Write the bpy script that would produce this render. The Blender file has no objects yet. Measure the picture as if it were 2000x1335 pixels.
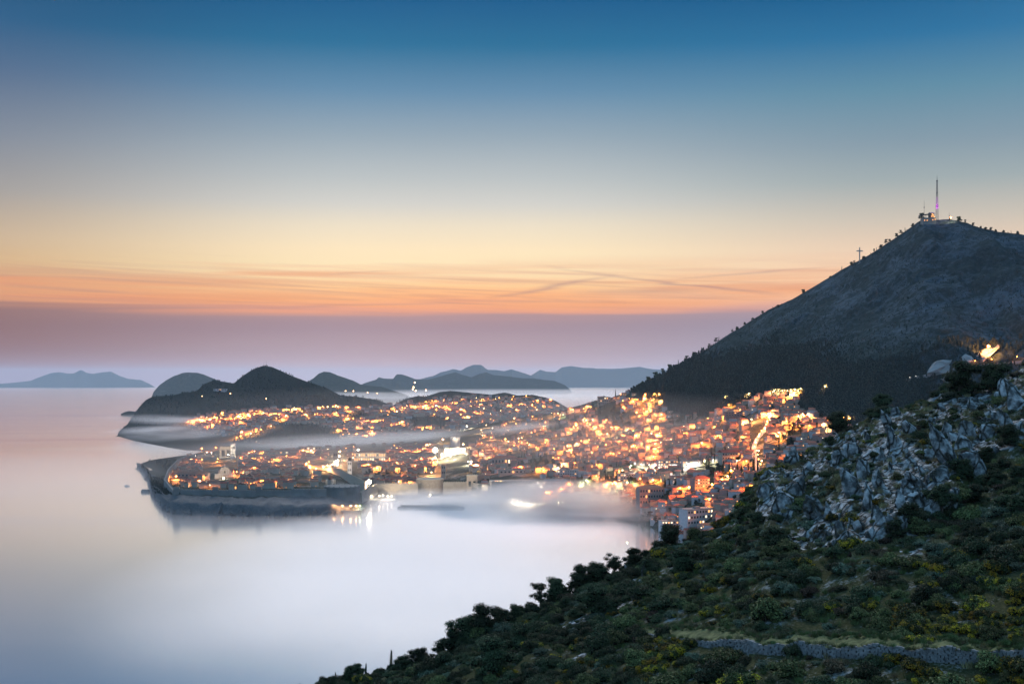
import bpy, math, random
import numpy as np
from mathutils import Vector
from mathutils.bvhtree import BVHTree
R = math.radians
C = bpy.context.scene.collection
random.seed(7); np.random.seed(7)
F = 2320.0; H = 230.0; HV = 735.0        # focal length, eye height, eye-level row (units of a 2000 px wide frame)
ER = 6.371e6; HAZE = 1.4e-5; FOGD = .11
# ------------------------------------------------------------------ camera
cam_d = bpy.data.cameras.new("camera"); cam = bpy.data.objects.new("camera", cam_d); C.objects.link(cam)
cam.location = (0, 0, H); cam.rotation_euler = (R(90), 0, 0)
cam_d.sensor_width = 36.0; cam_d.lens = F / 2000.0 * 36.0
cam_d.shift_y = (HV - 667.5) / 2000.0
cam_d.clip_start = 0.5; cam_d.clip_end = 200000
sc = bpy.context.scene; sc.camera = cam
sc.view_settings.view_transform = 'Standard'; sc.view_settings.look = 'None'
sc.view_settings.gamma = 1.0; sc.view_settings.exposure = 0.0
try: sc.view_settings.use_curve_mapping = False
except Exception: pass
cy = sc.cycles
cy.use_denoising = True
cy.max_bounces = 6; cy.diffuse_bounces = 2; cy.glossy_bounces = 3; cy.transmission_bounces = 2
cy.transparent_max_bounces = 8; cy.volume_bounces = 3
cy.sample_clamp_indirect = 3.0; cy.sample_clamp_direct = 0
cy.volume_step_rate = 1.0; cy.volume_max_steps = 64
cy.use_light_tree = True
# ------------------------------------------------------------------ sky
SUN_AZ = -4.0; SUN_EL = 37.0            # sun lamp direction, raised to brighten the fog, degrees
def lin(c):
    return tuple(((x/255.0)/12.92 if x/255.0 <= 0.04045 else ((x/255.0+0.055)/1.055)**2.4) for x in c) + (1.0,)
world = bpy.data.worlds.new("World"); sc.world = world; world.use_nodes = True
wt = world.node_tree; wn = wt.nodes; wl = wt.links; wn.clear()
def N(nodes, t, **kw):
    n = nodes.new(t)
    for k, v in kw.items(): setattr(n, k, v)
    return n
def math_node(nt, op, a, b=None, c=None, clamp=False):
    n = nt.nodes.new('ShaderNodeMath'); n.operation = op; n.use_clamp = clamp
    for i, x in enumerate((a, b, c)):
        if x is None: continue
        if isinstance(x, (int, float)): n.inputs[i].default_value = x
        else: nt.links.new(x, n.inputs[i])
    return n.outputs[0]
def mix_rgb(nt, f, a, b, mode='MIX'):
    n = nt.nodes.new('ShaderNodeMix'); n.data_type = 'RGBA'; n.blend_type = mode
    for s, x in ((n.inputs[0], f), (n.inputs[6], a), (n.inputs[7], b)):
        if isinstance(x, (int, float)): s.default_value = x
        elif isinstance(x, tuple): s.default_value = x
        else: nt.links.new(x, s)
    return n.outputs[2]
def ramp(nt, fac, stops, interp='LINEAR'):
    n = nt.nodes.new('ShaderNodeValToRGB'); cr = n.color_ramp; cr.interpolation = interp
    stops = sorted(stops, key=lambda s: s[0])
    cr.elements[0].position = stops[0][0]; cr.elements[0].color = stops[0][1]
    cr.elements[1].position = stops[-1][0]; cr.elements[1].color = stops[-1][1]
    for p, c in stops[1:-1]:
        e = cr.elements.new(p); e.color = c
    nt.links.new(fac, n.inputs[0]); return n.outputs[0]
tc = N(wn, 'ShaderNodeTexCoord'); sep = N(wn, 'ShaderNodeSeparateXYZ'); wl.new(tc.outputs['Generated'], sep.inputs[0])
sx, sy, sz = sep.outputs
elev = math_node(wt, 'MULTIPLY', sz, 1.0)
az = math_node(wt, 'ARCTAN2', sx, sy)
# slow waviness of the haze line and thin streaks of cloud
cmb = N(wn, 'ShaderNodeCombineXYZ'); wl.new(math_node(wt, 'MULTIPLY', az, 2.2), cmb.inputs[0]); wl.new(math_node(wt, 'MULTIPLY', elev, 62.0), cmb.inputs[1])
nz = N(wn, 'ShaderNodeTexNoise'); nz.inputs['Scale'].default_value = 1.3; nz.inputs['Detail'].default_value = 5; nz.inputs['Distortion'].default_value = 0.6
wl.new(cmb.outputs[0], nz.inputs['Vector'])
cmb2 = N(wn, 'ShaderNodeCombineXYZ'); wl.new(math_node(wt, 'MULTIPLY', az, 5.0), cmb2.inputs[0])
wl.new(math_node(wt, 'ADD', math_node(wt, 'MULTIPLY', elev, 240.0), math_node(wt, 'MULTIPLY', az, 9.0)), cmb2.inputs[1])
nz2 = N(wn, 'ShaderNodeTexNoise'); nz2.inputs['Scale'].default_value = 0.8; nz2.inputs['Detail'].default_value = 4; nz2.inputs['Distortion'].default_value = 1.2
wl.new(cmb2.outputs[0], nz2.inputs['Vector'])
wob = math_node(wt, 'MULTIPLY', math_node(wt, 'SUBTRACT', nz.outputs['Fac'], 0.5), 0.024)
band = ramp(wt, elev, [(0, (0,)*3+(1,)), (.04, (.15,)*3+(1,)), (.06, (1,)*3+(1,)), (.09, (1,)*3+(1,)), (.105, (0,)*3+(1,)), (1, (0,)*3+(1,))])
elev_w = math_node(wt, 'ADD', elev, math_node(wt, 'MULTIPLY', wob, band))
def z_of(v): return (HV - v) / F / math.sqrt(1 + ((HV - v) / F) ** 2)
def sky_stops(cols):
    st = [(max(0.0, z_of(v)), lin(c)) for v, c in cols]
    return st
L_ = [(735,(150,82,66)),(690,(136,86,74)),(640,(134,92,86)),(610,(146,104,96)),(602,(208,142,104)),(578,(222,158,108)),(558,(214,158,116)),(530,(214,176,128)),(480,(200,174,144)),(400,(160,154,150)),(300,(126,134,148)),(180,(78,102,134)),(90,(28,84,126)),(0,(0,68,112))]
M_ = [(735,(204,172,172)),(690,(172,152,160)),(640,(152,134,148)),(618,(166,138,144)),(606,(238,162,128)),(590,(250,178,122)),(560,(255,208,150)),(535,(255,232,186)),(490,(254,232,192)),(440,(236,224,200)),(400,(210,210,204)),(350,(186,194,196)),(270,(148,168,182)),(180,(96,140,172)),(90,(28,110,152)),(0,(0,90,140))]
R_ = [(735,(196,176,186)),(690,(166,156,174)),(620,(150,140,158)),(604,(222,166,150)),(585,(250,192,152)),(550,(250,204,166)),(500,(238,208,180)),(440,(204,194,180)),(370,(160,172,174)),(300,(132,154,168)),(200,(94,140,164)),(100,(36,112,158)),(0,(0,88,138))]
zen = [(0.38, (0.0, 0.13, 0.34, 1)), (0.6, (0.15, 0.36, 0.62, 1)), (1.0, (0.18, 0.39, 0.63, 1))]  # unseen upper sky, brightened to light the near ground
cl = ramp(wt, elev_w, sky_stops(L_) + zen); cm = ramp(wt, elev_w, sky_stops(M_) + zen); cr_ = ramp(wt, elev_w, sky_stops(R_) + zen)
fl = N(wn, 'ShaderNodeMapRange', interpolation_type='SMOOTHSTEP'); wl.new(az, fl.inputs[0])
for i, v in ((1, -0.47), (2, -0.12), (3, 0.0), (4, 1.0)): fl.inputs[i].default_value = v
fr = N(wn, 'ShaderNodeMapRange', interpolation_type='SMOOTHSTEP'); wl.new(az, fr.inputs[0])
for i, v in ((1, 0.0), (2, 0.33), (3, 0.0), (4, 1.0)): fr.inputs[i].default_value = v
c1 = mix_rgb(wt, fl.outputs[0], cl, cm); c2 = mix_rgb(wt, fr.outputs[0], c1, cr_)
# streaks: thin mauve and orange cloud between 4.5 and 12 degrees... only where the band is
sband = ramp(wt, elev, [(0, (0,)*3+(1,)), (.052, (0,)*3+(1,)), (.062, (1,)*3+(1,)), (.084, (.75,)*3+(1,)), (.1, (0,)*3+(1,)), (1, (0,)*3+(1,))])
sfac = math_node(wt, 'MULTIPLY', ramp(wt, nz2.outputs['Fac'], [(0.0, (0,)*3+(1,)), (.48, (0,)*3+(1,)), (.72, (1,)*3+(1,)), (1, (1,)*3+(1,))]), sband)
sfac = math_node(wt, 'MULTIPLY', sfac, 0.75)
c3 = mix_rgb(wt, sfac, c2, mix_rgb(wt, 0.62, c2, lin((176, 118, 120))))
sband2 = math_node(wt, 'MULTIPLY', ramp(wt, nz.outputs['Fac'], [(0, (0,)*3+(1,)), (.45, (0,)*3+(1,)), (.68, (1,)*3+(1,)), (1, (1,)*3+(1,))]), sband)
c3 = mix_rgb(wt, math_node(wt, 'MULTIPLY', sband2, .85), c3, lin((236, 150, 100)))
# a few named streaks as sloping lines in azimuth/elevation
def streak(col, a0, a1, e0, e1, w, wc, tint):
    t = math_node(wt, 'DIVIDE', math_node(wt, 'SUBTRACT', az, a0), a1 - a0)
    line = math_node(wt, 'ADD', math_node(wt, 'MULTIPLY', t, e1 - e0), e0)
    line = math_node(wt, 'ADD', line, math_node(wt, 'MULTIPLY', math_node(wt, 'SUBTRACT', nz.outputs['Fac'], .5), .013))
    d = math_node(wt, 'ABSOLUTE', math_node(wt, 'SUBTRACT', elev, line))
    f = math_node(wt, 'SUBTRACT', 1.0, math_node(wt, 'DIVIDE', d, w), clamp=True)
    g = math_node(wt, 'MULTIPLY', math_node(wt, 'MULTIPLY', t, math_node(wt, 'SUBTRACT', 1.0, t), clamp=True), 4.0, clamp=True)
    f = math_node(wt, 'MULTIPLY', math_node(wt, 'MULTIPLY', math_node(wt, 'POWER', f, 1.5), g), wc)
    return mix_rgb(wt, f, col, tint)
def AZ(u): return math.atan((u - 1000) / F)
MV = lin((150, 112, 130))
for (u0, v0, u1, v1, w, s) in [(940,578,1210,538,.0022,.75),(1040,519,1540,585,.0016,.55),(1100,566,1400,572,.0034,.5),(1300,550,1640,527,.0013,.45),(620,545,780,530,.0012,.3),(0,552,520,566,.0018,.45),(0,572,260,580,.0016,.4),(480,602,900,590,.0016,.5),(1240,548,1540,582,.0015,.5)]:
    c3 = streak(c3, AZ(u0), AZ(u1), z_of(v0), z_of(v1), w * 1.25, s * .62, MV)
below = N(wn, 'ShaderNodeMath', operation='LESS_THAN'); wl.new(sz, below.inputs[0]); below.inputs[1].default_value = -0.02
# blue dusk behind and overhead, unseen, brightened to light the slope
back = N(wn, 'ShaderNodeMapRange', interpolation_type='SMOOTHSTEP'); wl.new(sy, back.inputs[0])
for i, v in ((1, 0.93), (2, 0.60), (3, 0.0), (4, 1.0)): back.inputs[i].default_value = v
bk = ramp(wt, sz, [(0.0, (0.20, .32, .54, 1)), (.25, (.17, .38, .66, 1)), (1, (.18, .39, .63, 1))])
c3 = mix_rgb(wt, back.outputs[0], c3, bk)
sky = N(wn, 'ShaderNodeTexSky'); sky.sky_type = 'NISHITA'; sky.sun_disc = False
sky.sun_elevation = R(0.5); sky.sun_rotation = R(SUN_AZ)
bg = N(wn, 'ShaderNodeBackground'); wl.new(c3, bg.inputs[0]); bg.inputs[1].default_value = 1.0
bg2 = N(wn, 'ShaderNodeBackground'); wl.new(sky.outputs[0], bg2.inputs[0]); bg2.inputs[1].default_value = 0.0
bg2.inputs[1].default_value = 0.006
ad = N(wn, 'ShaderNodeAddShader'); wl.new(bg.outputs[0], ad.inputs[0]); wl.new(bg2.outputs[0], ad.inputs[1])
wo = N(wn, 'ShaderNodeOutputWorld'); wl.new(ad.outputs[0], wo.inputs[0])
world.cycles.sampling_method = 'AUTOMATIC'
# ------------------------------------------------------------------ sun (wide lamp placed high ahead to brighten the fog)
sd = bpy.data.lights.new("sun", 'SUN'); sun = bpy.data.objects.new("sun", sd); C.objects.link(sun)
sd.energy = 1.65; sd.angle = R(20); sd.color = (1.0, 0.87, 0.80)
dvec = Vector((math.sin(R(SUN_AZ)) * math.cos(R(SUN_EL)), math.cos(R(SUN_AZ)) * math.cos(R(SUN_EL)), math.sin(R(SUN_EL))))
sun.rotation_euler = dvec.to_track_quat('Z', 'Y').to_euler()

# ================================================================== helpers
def W(u, v, D): return Vector(((u - 1000) / F * D, D, H - (v - HV) / F * D))
def PX(p): return (1000 + F * p[0] / p[1], HV - F * (p[2] - H) / p[1])
def tag(o, label=None, cat=None, group=None, kind=None):
    if label: o['label'] = label
    if cat: o['category'] = cat
    if group: o['group'] = group
    if kind: o['kind'] = kind
    return o
def hash3(ix, iy, iz, s=0):
    n = (ix.astype(np.int64) * 374761393 + iy.astype(np.int64) * 668265263 + iz.astype(np.int64) * 2147483647 + s * 1274126177) & 0xffffffff
    n = ((n ^ (n >> 13)) * 1274126177) & 0xffffffff
    n = (n ^ (n >> 16)) & 0xffffffff
    return n.astype(np.float64) / 4294967295.0
def vnoise(P, s=0):
    P = np.asarray(P, float); I = np.floor(P); f = P - I; I = I.astype(np.int64); f = f * f * (3 - 2 * f)
    r = 0
    for dx in (0, 1):
        for dy in (0, 1):
            for dz in (0, 1):
                w = (f[:, 0] if dx else 1 - f[:, 0]) * (f[:, 1] if dy else 1 - f[:, 1]) * (f[:, 2] if dz else 1 - f[:, 2])
                r = r + w * hash3(I[:, 0] + dx, I[:, 1] + dy, I[:, 2] + dz, s)
    return r * 2 - 1
def fbm(P, octv=4, s=0, ridge=False):
    P = np.asarray(P, float); a = 1.0; t = 0; n = 0
    for k in range(octv):
        x = vnoise(P * (2 ** k) + 17.3 * k, s + k)
        if ridge: x = 1 - 2 * np.abs(x)
        t = t + a * x; n += a; a *= .5
    return t / n
def mesh_obj(name, verts, faces, mats, parent=None, mi=None, smooth=False, link=True):
    me = bpy.data.meshes.new(name)
    verts = np.asarray(verts, np.float32)
    if isinstance(faces, np.ndarray):
        nf, k = faces.shape
        me.vertices.add(len(verts)); me.vertices.foreach_set('co', verts.ravel())
        me.loops.add(nf * k); me.loops.foreach_set('vertex_index', faces.astype(np.int32).ravel())
        me.polygons.add(nf); me.polygons.foreach_set('loop_start', np.arange(0, nf * k, k, dtype=np.int32))
        me.update(calc_edges=True)
    else:
        me.from_pydata([tuple(map(float, v)) for v in verts], [], faces); me.update()
    for m in (mats if isinstance(mats, (list, tuple)) else [mats]): me.materials.append(m)
    if mi is not None: me.polygons.foreach_set('material_index', np.asarray(mi, np.int32))
    if smooth: me.polygons.foreach_set('use_smooth', [True] * len(me.polygons))
    me.validate()
    o = bpy.data.objects.new(name, me)
    if link: C.objects.link(o)
    if parent is not None: o.parent = parent
    return o
def empty(name, loc=(0, 0, 0), rz=0.0):
    o = bpy.data.objects.new(name, None); o.location = loc; o.rotation_euler = (0, 0, rz); o.empty_display_size = 1; C.objects.link(o); return o
def copy_tree(o, parent=None):
    c = o.copy(); C.objects.link(c); c.parent = parent
    for ch in o.children: copy_tree(ch, c)
    return c
class MB:
    def __init__(s): s.v = []; s.f = []; s.m = []
    def add(s, vs, fs, m=0, T=None):
        b = len(s.v)
        if T is None: s.v += [tuple(p) for p in vs]
        else:
            (x, y, z), rz, k = T; c, n = math.cos(rz), math.sin(rz)
            s.v += [(x + k * (p[0] * c - p[1] * n), y + k * (p[0] * n + p[1] * c), z + k * p[2]) for p in vs]
        s.f += [tuple(i + b for i in f) for f in fs]; s.m += [m] * len(fs)
    def box(s, x0, x1, y0, y1, z0, z1, m=0, T=None):
        s.add([(x0,y0,z0),(x1,y0,z0),(x1,y1,z0),(x0,y1,z0),(x0,y0,z1),(x1,y0,z1),(x1,y1,z1),(x0,y1,z1)],
              [(0,3,2,1),(4,5,6,7),(0,1,5,4),(1,2,6,5),(2,3,7,6),(3,0,4,7)], m, T)
    def hip(s, x0, x1, y0, y1, z, h, inset, m=0, T=None):
        ym = (y0 + y1) / 2
        s.add([(x0,y0,z),(x1,y0,z),(x1,y1,z),(x0,y1,z),(x0+inset,ym,z+h),(x1-inset,ym,z+h)],
              [(0,1,5,4),(2,3,4,5),(1,2,5),(3,0,4),(0,3,2,1)], m, T)
    def gable(s, x0, x1, y0, y1, z, h, m=0, T=None): s.hip(x0, x1, y0, y1, z, h, 0.0, m, T)
    def cyl(s, cx, cy_, z0, z1, r0, r1, n=12, m=0, T=None, cap=True):
        vs = [(cx + r0 * math.cos(2*math.pi*i/n), cy_ + r0 * math.sin(2*math.pi*i/n), z0) for i in range(n)] + [(cx + r1 * math.cos(2*math.pi*i/n), cy_ + r1 * math.sin(2*math.pi*i/n), z1) for i in range(n)]
        fs = [(i, (i+1) % n, n + (i+1) % n, n + i) for i in range(n)]
        if cap: fs += [tuple(range(n-1, -1, -1)), tuple(range(n, 2*n))]
        s.add(vs, fs, m, T)
    def dome(s, cx, cy_, z, r, h, n=12, k=4, m=0):
        for j in range(k):
            a0, a1 = math.pi/2*j/k, math.pi/2*(j+1)/k
            s.cyl(cx, cy_, z + h*math.sin(a0), z + h*math.sin(a1), r*math.cos(a0), max(.01, r*math.cos(a1)), n, m, None, cap=(j == k-1))
    def tube(s, p, q, r, n=5, m=0, r2=None):
        p = Vector(p); q = Vector(q); d = (q - p); r2 = r if r2 is None else r2
        if d.length < 1e-6: return
        a = d.orthogonal().normalized(); b = d.normalized().cross(a)
        vs = [p + a*r*math.cos(2*math.pi*i/n) + b*r*math.sin(2*math.pi*i/n) for i in range(n)] + [q + a*r2*math.cos(2*math.pi*i/n) + b*r2*math.sin(2*math.pi*i/n) for i in range(n)]
        s.add(vs, [(i, (i+1) % n, n + (i+1) % n, n + i) for i in range(n)] + [tuple(range(n-1, -1, -1)), tuple(range(n, 2*n))], m)
    def build(s, name, mats, parent=None, smooth=False):
        return mesh_obj(name, s.v, s.f, mats, parent, s.m, smooth)
# ------------------------------------------------------------------ materials
def mat(name, col, rough=0.85, spec=0.3):
    m = bpy.data.materials.new(name); m.use_nodes = True
    b = m.node_tree.nodes['Principled BSDF']; b.inputs['Base Color'].default_value = tuple(col) + (1,) if len(col) == 3 else col
    b.inputs['Roughness'].default_value = rough; b.inputs['Specular IOR Level'].default_value = spec
    return m, m.node_tree, b
def world_pos(nt):
    return nt.nodes.new('ShaderNodeNewGeometry').outputs['Position']
def noise_mat(name, cols, scale, rough=.9, bump=0, bscale=None, detail=6, coord='Object', vary=0.0, stretch=None, spec=.25):
    m, nt, b = mat(name, cols[0][1], rough, spec)
    t = nt.nodes.new('ShaderNodeTexCoord'); src = world_pos(nt) if coord == 'World' else t.outputs[coord]
    if stretch:
        mp = nt.nodes.new('ShaderNodeMapping'); mp.inputs['Scale'].default_value = stretch; nt.links.new(src, mp.inputs[0]); src = mp.outputs[0]
    n = nt.nodes.new('ShaderNodeTexNoise'); n.inputs['Scale'].default_value = scale; n.inputs['Detail'].default_value = detail
    nt.links.new(src, n.inputs['Vector'])
    c = ramp(nt, n.outputs['Fac'], [(p, tuple(k) + (1,)) for p, k in cols])
    if vary:
        oi = nt.nodes.new('ShaderNodeObjectInfo'); hs = nt.nodes.new('ShaderNodeHueSaturation')
        hs.inputs['Hue'].default_value = .5
        nt.links.new(math_node(nt, 'ADD', math_node(nt, 'MULTIPLY', oi.outputs['Random'], vary), 1 - vary/2), hs.inputs['Value'])
        nt.links.new(math_node(nt, 'ADD', math_node(nt, 'MULTIPLY', oi.outputs['Random'], vary*.06), .5 - vary*.03), hs.inputs['Hue'])
        nt.links.new(c, hs.inputs['Color']); c = hs.outputs[0]
    nt.links.new(c, b.inputs['Base Color'])
    if bump:
        n2 = nt.nodes.new('ShaderNodeTexNoise'); n2.inputs['Scale'].default_value = bscale or scale * 4; n2.inputs['Detail'].default_value = 8
        nt.links.new(src, n2.inputs['Vector'])
        bp = nt.nodes.new('ShaderNodeBump'); bp.inputs['Strength'].default_value = 1; bp.inputs['Distance'].default_value = bump
        nt.links.new(n2.outputs['Fac'], bp.inputs['Height']); nt.links.new(bp.outputs[0], b.inputs['Normal'])
    return m
def emit_mat(name, col, strength):
    m = bpy.data.materials.new(name); m.use_nodes = True; nt = m.node_tree; nt.nodes.clear()
    e = nt.nodes.new('ShaderNodeEmission'); e.inputs[0].default_value = tuple(col) + (1,); e.inputs[1].default_value = strength
    o = nt.nodes.new('ShaderNodeOutputMaterial'); nt.links.new(e.outputs[0], o.inputs[0])
    try: m.cycles.emission_sampling = 'NONE'
    except Exception: pass
    return m
def leaf_mat(name, dark, light, yellow=None, tip=0.0):
    m, nt, b = mat(name, light, .75, .2)
    oi = nt.nodes.new('ShaderNodeObjectInfo'); g = nt.nodes.new('ShaderNodeNewGeometry')
    r = g.outputs['Random Per Island']
    c = ramp(nt, r, [(0, tuple(dark)+(1,)), (.6, tuple(light)+(1,)), (1, tuple(x*1.5 for x in light)+(1,))])
    if yellow:
        t = nt.nodes.new('ShaderNodeTexCoord'); n = nt.nodes.new('ShaderNodeTexNoise'); n.inputs['Scale'].default_value = 1.6; n.inputs['Detail'].default_value = 3
        nt.links.new(t.outputs['Object'], n.inputs['Vector'])
        f = ramp(nt, n.outputs['Fac'], [(0, (0,)*3+(1,)), (.5-tip, (0,)*3+(1,)), (.62-tip, (1,)*3+(1,)), (1, (1,)*3+(1,))])
        f = math_node(nt, 'MULTIPLY', f, math_node(nt, 'GREATER_THAN', r, .25))
        c = mix_rgb(nt, f, c, tuple(yellow)+(1,))
    hs = nt.nodes.new('ShaderNodeHueSaturation')
    nt.links.new(math_node(nt, 'ADD', math_node(nt, 'MULTIPLY', oi.outputs['Random'], .9), .55), hs.inputs['Value'])
    nt.links.new(math_node(nt, 'ADD', math_node(nt, 'MULTIPLY', oi.outputs['Random'], .06), .475), hs.inputs['Hue'])
    nt.links.new(c, hs.inputs['Color']); nt.links.new(hs.outputs[0], b.inputs['Base Color'])
    return m
M = {}
M['leaf_dark'] = leaf_mat('leaf_dark', (.020, .029, .014), (.056, .074, .034))
M['leaf_wood'] = leaf_mat('leaf_wood', (.028, .044, .038), (.065, .092, .076))
M['core_wood'] = mat('wood_shade', (.028, .04, .034), .95, .05)[0]  # dark colour for the added light-blocking lumps in far crowns
M['leaf_mid'] = leaf_mat('leaf_mid', (.045, .058, .022), (.13, .145, .052))
M['leaf_grey'] = leaf_mat('leaf_grey', (.045, .065, .045), (.12, .155, .10))
M['leaf_brown'] = leaf_mat('leaf_brown', (.03, .022, .014), (.09, .06, .04))
M['leaf_yellow'] = leaf_mat('leaf_yellow', (.02, .03, .012), (.06, .075, .025), (.44, .29, .02), .04)
M['bark'] = noise_mat('bark', [(0, (.05, .04, .03)), (1, (.13, .1, .08))], 3, stretch=(1, 1, .2))
M['rock'] = noise_mat('limestone', [(0, (.04, .045, .045)), (.40, (.10, .11, .11)), (.52, (.28, .30, .30)), (.62, (.46, .48, .48)), (1, (.62, .64, .62))], .8, .95, bump=.45, bscale=2.2, vary=.4, coord='World')
def crack(m, sc_, dist, st=(1, 1, .45)):
    nt = m.node_tree; b = nt.nodes['Principled BSDF']; t = nt.nodes.new('ShaderNodeTexCoord'); mp = nt.nodes.new('ShaderNodeMapping'); mp.inputs['Scale'].default_value = st; mp.inputs['Rotation'].default_value = (.25, .45, 0); nt.links.new(world_pos(nt), mp.inputs[0])
    ns_ = nt.nodes.new('ShaderNodeTexNoise'); ns_.inputs['Scale'].default_value = sc_ * 1.5; nt.links.new(mp.outputs[0], ns_.inputs['Vector']); ad_ = nt.nodes.new('ShaderNodeMix'); ad_.data_type = 'RGBA'; ad_.inputs[0].default_value = .22; nt.links.new(mp.outputs[0], ad_.inputs[6]); nt.links.new(ns_.outputs['Color'], ad_.inputs[7])
    v = nt.nodes.new('ShaderNodeTexVoronoi'); v.feature = 'DISTANCE_TO_EDGE'; v.inputs['Scale'].default_value = sc_; nt.links.new(ad_.outputs[2], v.inputs['Vector'])
    f = ramp(nt, v.outputs['Distance'], [(0, (0,)*3+(1,)), (.09, (1,)*3+(1,)), (1, (1,)*3+(1,))])
    old_n = b.inputs['Normal'].links[0].from_socket; bp = nt.nodes.new('ShaderNodeBump'); bp.inputs['Strength'].default_value = 1; bp.inputs['Distance'].default_value = dist; nt.links.new(f, bp.inputs['Height']); nt.links.new(old_n, bp.inputs['Normal']); nt.links.new(bp.outputs[0], b.inputs['Normal'])
    oc = b.inputs['Base Color'].links[0].from_socket; nt.links.new(mix_rgb(nt, f, (.06, .06, .045, 1), oc), b.inputs['Base Color'])
crack(M['rock'], .62, .5)
M['shore'] = noise_mat('wet_shore_rock', [(0, (.05, .055, .06)), (.5, (.10, .105, .11)), (1, (.19, .19, .19))], .3, .9, bump=.4, bscale=1.2)
M['stone'] = noise_mat('dressed_stone', [(0, (.30, .26, .22)), (.5, (.42, .37, .31)), (1, (.52, .47, .40))], .12, .9, bump=.1, bscale=.8)
M['wallstone'] = noise_mat('rampart_stone', [(0, (.12, .115, .105)), (.5, (.21, .20, .185)), (1, (.31, .295, .275))], .06, .9, bump=.3, bscale=.4)
M['white'] = noise_mat('white_plaster', [(0, (.34, .33, .33)), (.5, (.48, .46, .46)), (1, (.60, .58, .57))], .3, .85, vary=.2)
M['cream'] = noise_mat('cream_plaster', [(0, (.28, .23, .18)), (.5, (.40, .33, .26)), (1, (.52, .44, .36))], .3, .85, vary=.3)
M['pink'] = noise_mat('pink_plaster', [(0, (.28, .17, .14)), (.5, (.38, .24, .20)), (1, (.46, .31, .27))], .3, .85, vary=.3)
M['roof'] = noise_mat('terracotta_tiles', [(0, (.18, .06, .04)), (.5, (.36, .12, .075)), (1, (.5, .20, .13))], .6, .9, bump=.1, bscale=3, vary=.5)
M['roof2'] = noise_mat('old_tiles', [(0, (.12, .06, .045)), (.5, (.22, .11, .08)), (1, (.34, .19, .14))], .6, .9, bump=.1, bscale=3, vary=.5)
M['flat'] = noise_mat('flat_roof', [(0, (.14, .14, .14)), (1, (.3, .3, .3))], .2)
M['glass'] = mat('window_glass', (.03, .04, .05), .15, .5)[0]
M['frame'] = mat('window_frame', (.55, .52, .48), .5)[0]
M['metal'] = mat('grey_metal', (.16, .17, .18), .5)[0]
M['darkmetal'] = mat('dark_metal', (.05, .05, .06), .5)[0]
M['purple'] = mat('violet_light_tint', (.30, .04, .32), .5)[0]  # violet light on the mast, put into the colour
M['asphalt'] = noise_mat('asphalt', [(0, (.05, .05, .05)), (1, (.09, .09, .09))], .4)
M['concrete'] = noise_mat('concrete', [(0, (.30, .29, .28)), (1, (.48, .46, .44))], .08, vary=.2)
M['lamp_sodium'] = emit_mat('sodium_lamp', (1.0, .32, .06), 30)
M['lamp_warm'] = emit_mat('warm_lamp', (1.0, .52, .22), 30)
M['lamp_white'] = emit_mat('white_lamp', (1.0, .80, .60), 22)
M['lamp_green'] = emit_mat('greenish_lamp', (.8, 1.0, .45), 12)
M['win_lit'] = emit_mat('lit_window', (1.0, .42, .13), 2.2)
M['win_white'] = emit_mat('lit_window_white', (1.0, .76, .48), 2.4)
M['flood'] = emit_mat('floodlight', (1.0, .80, .58), 60)
# ================================================================== terrain
def interp(tbl, u):
    t = sorted(tbl); return np.interp(u, [a for a, b in t], [b for a, b in t])
def loft(name, us, rows, subs, m, amp=None, nscale=.01, seed=0, kind='structure', ridge=False, smooth=True):
    """rows: list of (D table, ('v'|'z', table)); subs: divisions per band."""
    us = np.asarray(us, float); K = []
    for Dt, (kd, tb) in rows:
        D = interp(Dt, us); X = (us - 1000) / F * D
        Z = interp(tb, us) if kd == 'z' else H - (interp(tb, us) - HV) / F * D
        K.append(np.stack([X, D, Z], 1))
    rs = []; wts = []
    for k in range(len(K) - 1):
        n = subs[k]
        for i in range(n): rs.append(K[k] * (1 - i/n) + K[k+1] * (i/n)); wts.append((k, i/n))
    rs.append(K[-1]); wts.append((len(K)-1, 0))
    G = np.stack(rs, 0); nr, nu, _ = G.shape
    P = G.reshape(-1, 3).copy()
    if amp is not None:
        a = np.array([np.interp(k + t, range(len(amp)), amp) for k, t in wts]).repeat(nu)
        # slope-normal-ish displacement
        dn = fbm(P * nscale, 6, seed, ridge); dn2 = fbm(P * nscale * 1.3 + 50, 5, seed + 9)
        P[:, 2] += a * dn; P[:, 0] += a * .5 * dn2; P[:, 1] += a * .5 * dn
    idx = np.arange(nr * nu).reshape(nr, nu)
    f = np.stack([idx[:-1, :-1], idx[:-1, 1:], idx[1:, 1:], idx[1:, :-1]], -1).reshape(-1, 4)
    o = mesh_obj(name, P, f, m, smooth=smooth)
    if kind: o['kind'] = kind
    return o
def bvh(*obs):
    vs = []; fs = []
    for o in obs:
        b = len(vs); vs += [tuple(v.co) for v in o.data.vertices]; fs += [tuple(i + b for i in p.vertices) for p in o.data.polygons]
    return BVHTree.FromPolygons(vs, fs)
EYE = Vector((0, 0, H))
def hit(tree, u, v):
    d = Vector(((u - 1000) / F, 1, -(v - HV) / F)).normalized()
    return tree.ray_cast(EYE, d, 1e5)[:2]
def drop(tree, x, y):
    return tree.ray_cast(Vector((x, y, 3000)), Vector((0, 0, -1)), 1e4)[:2]

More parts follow.
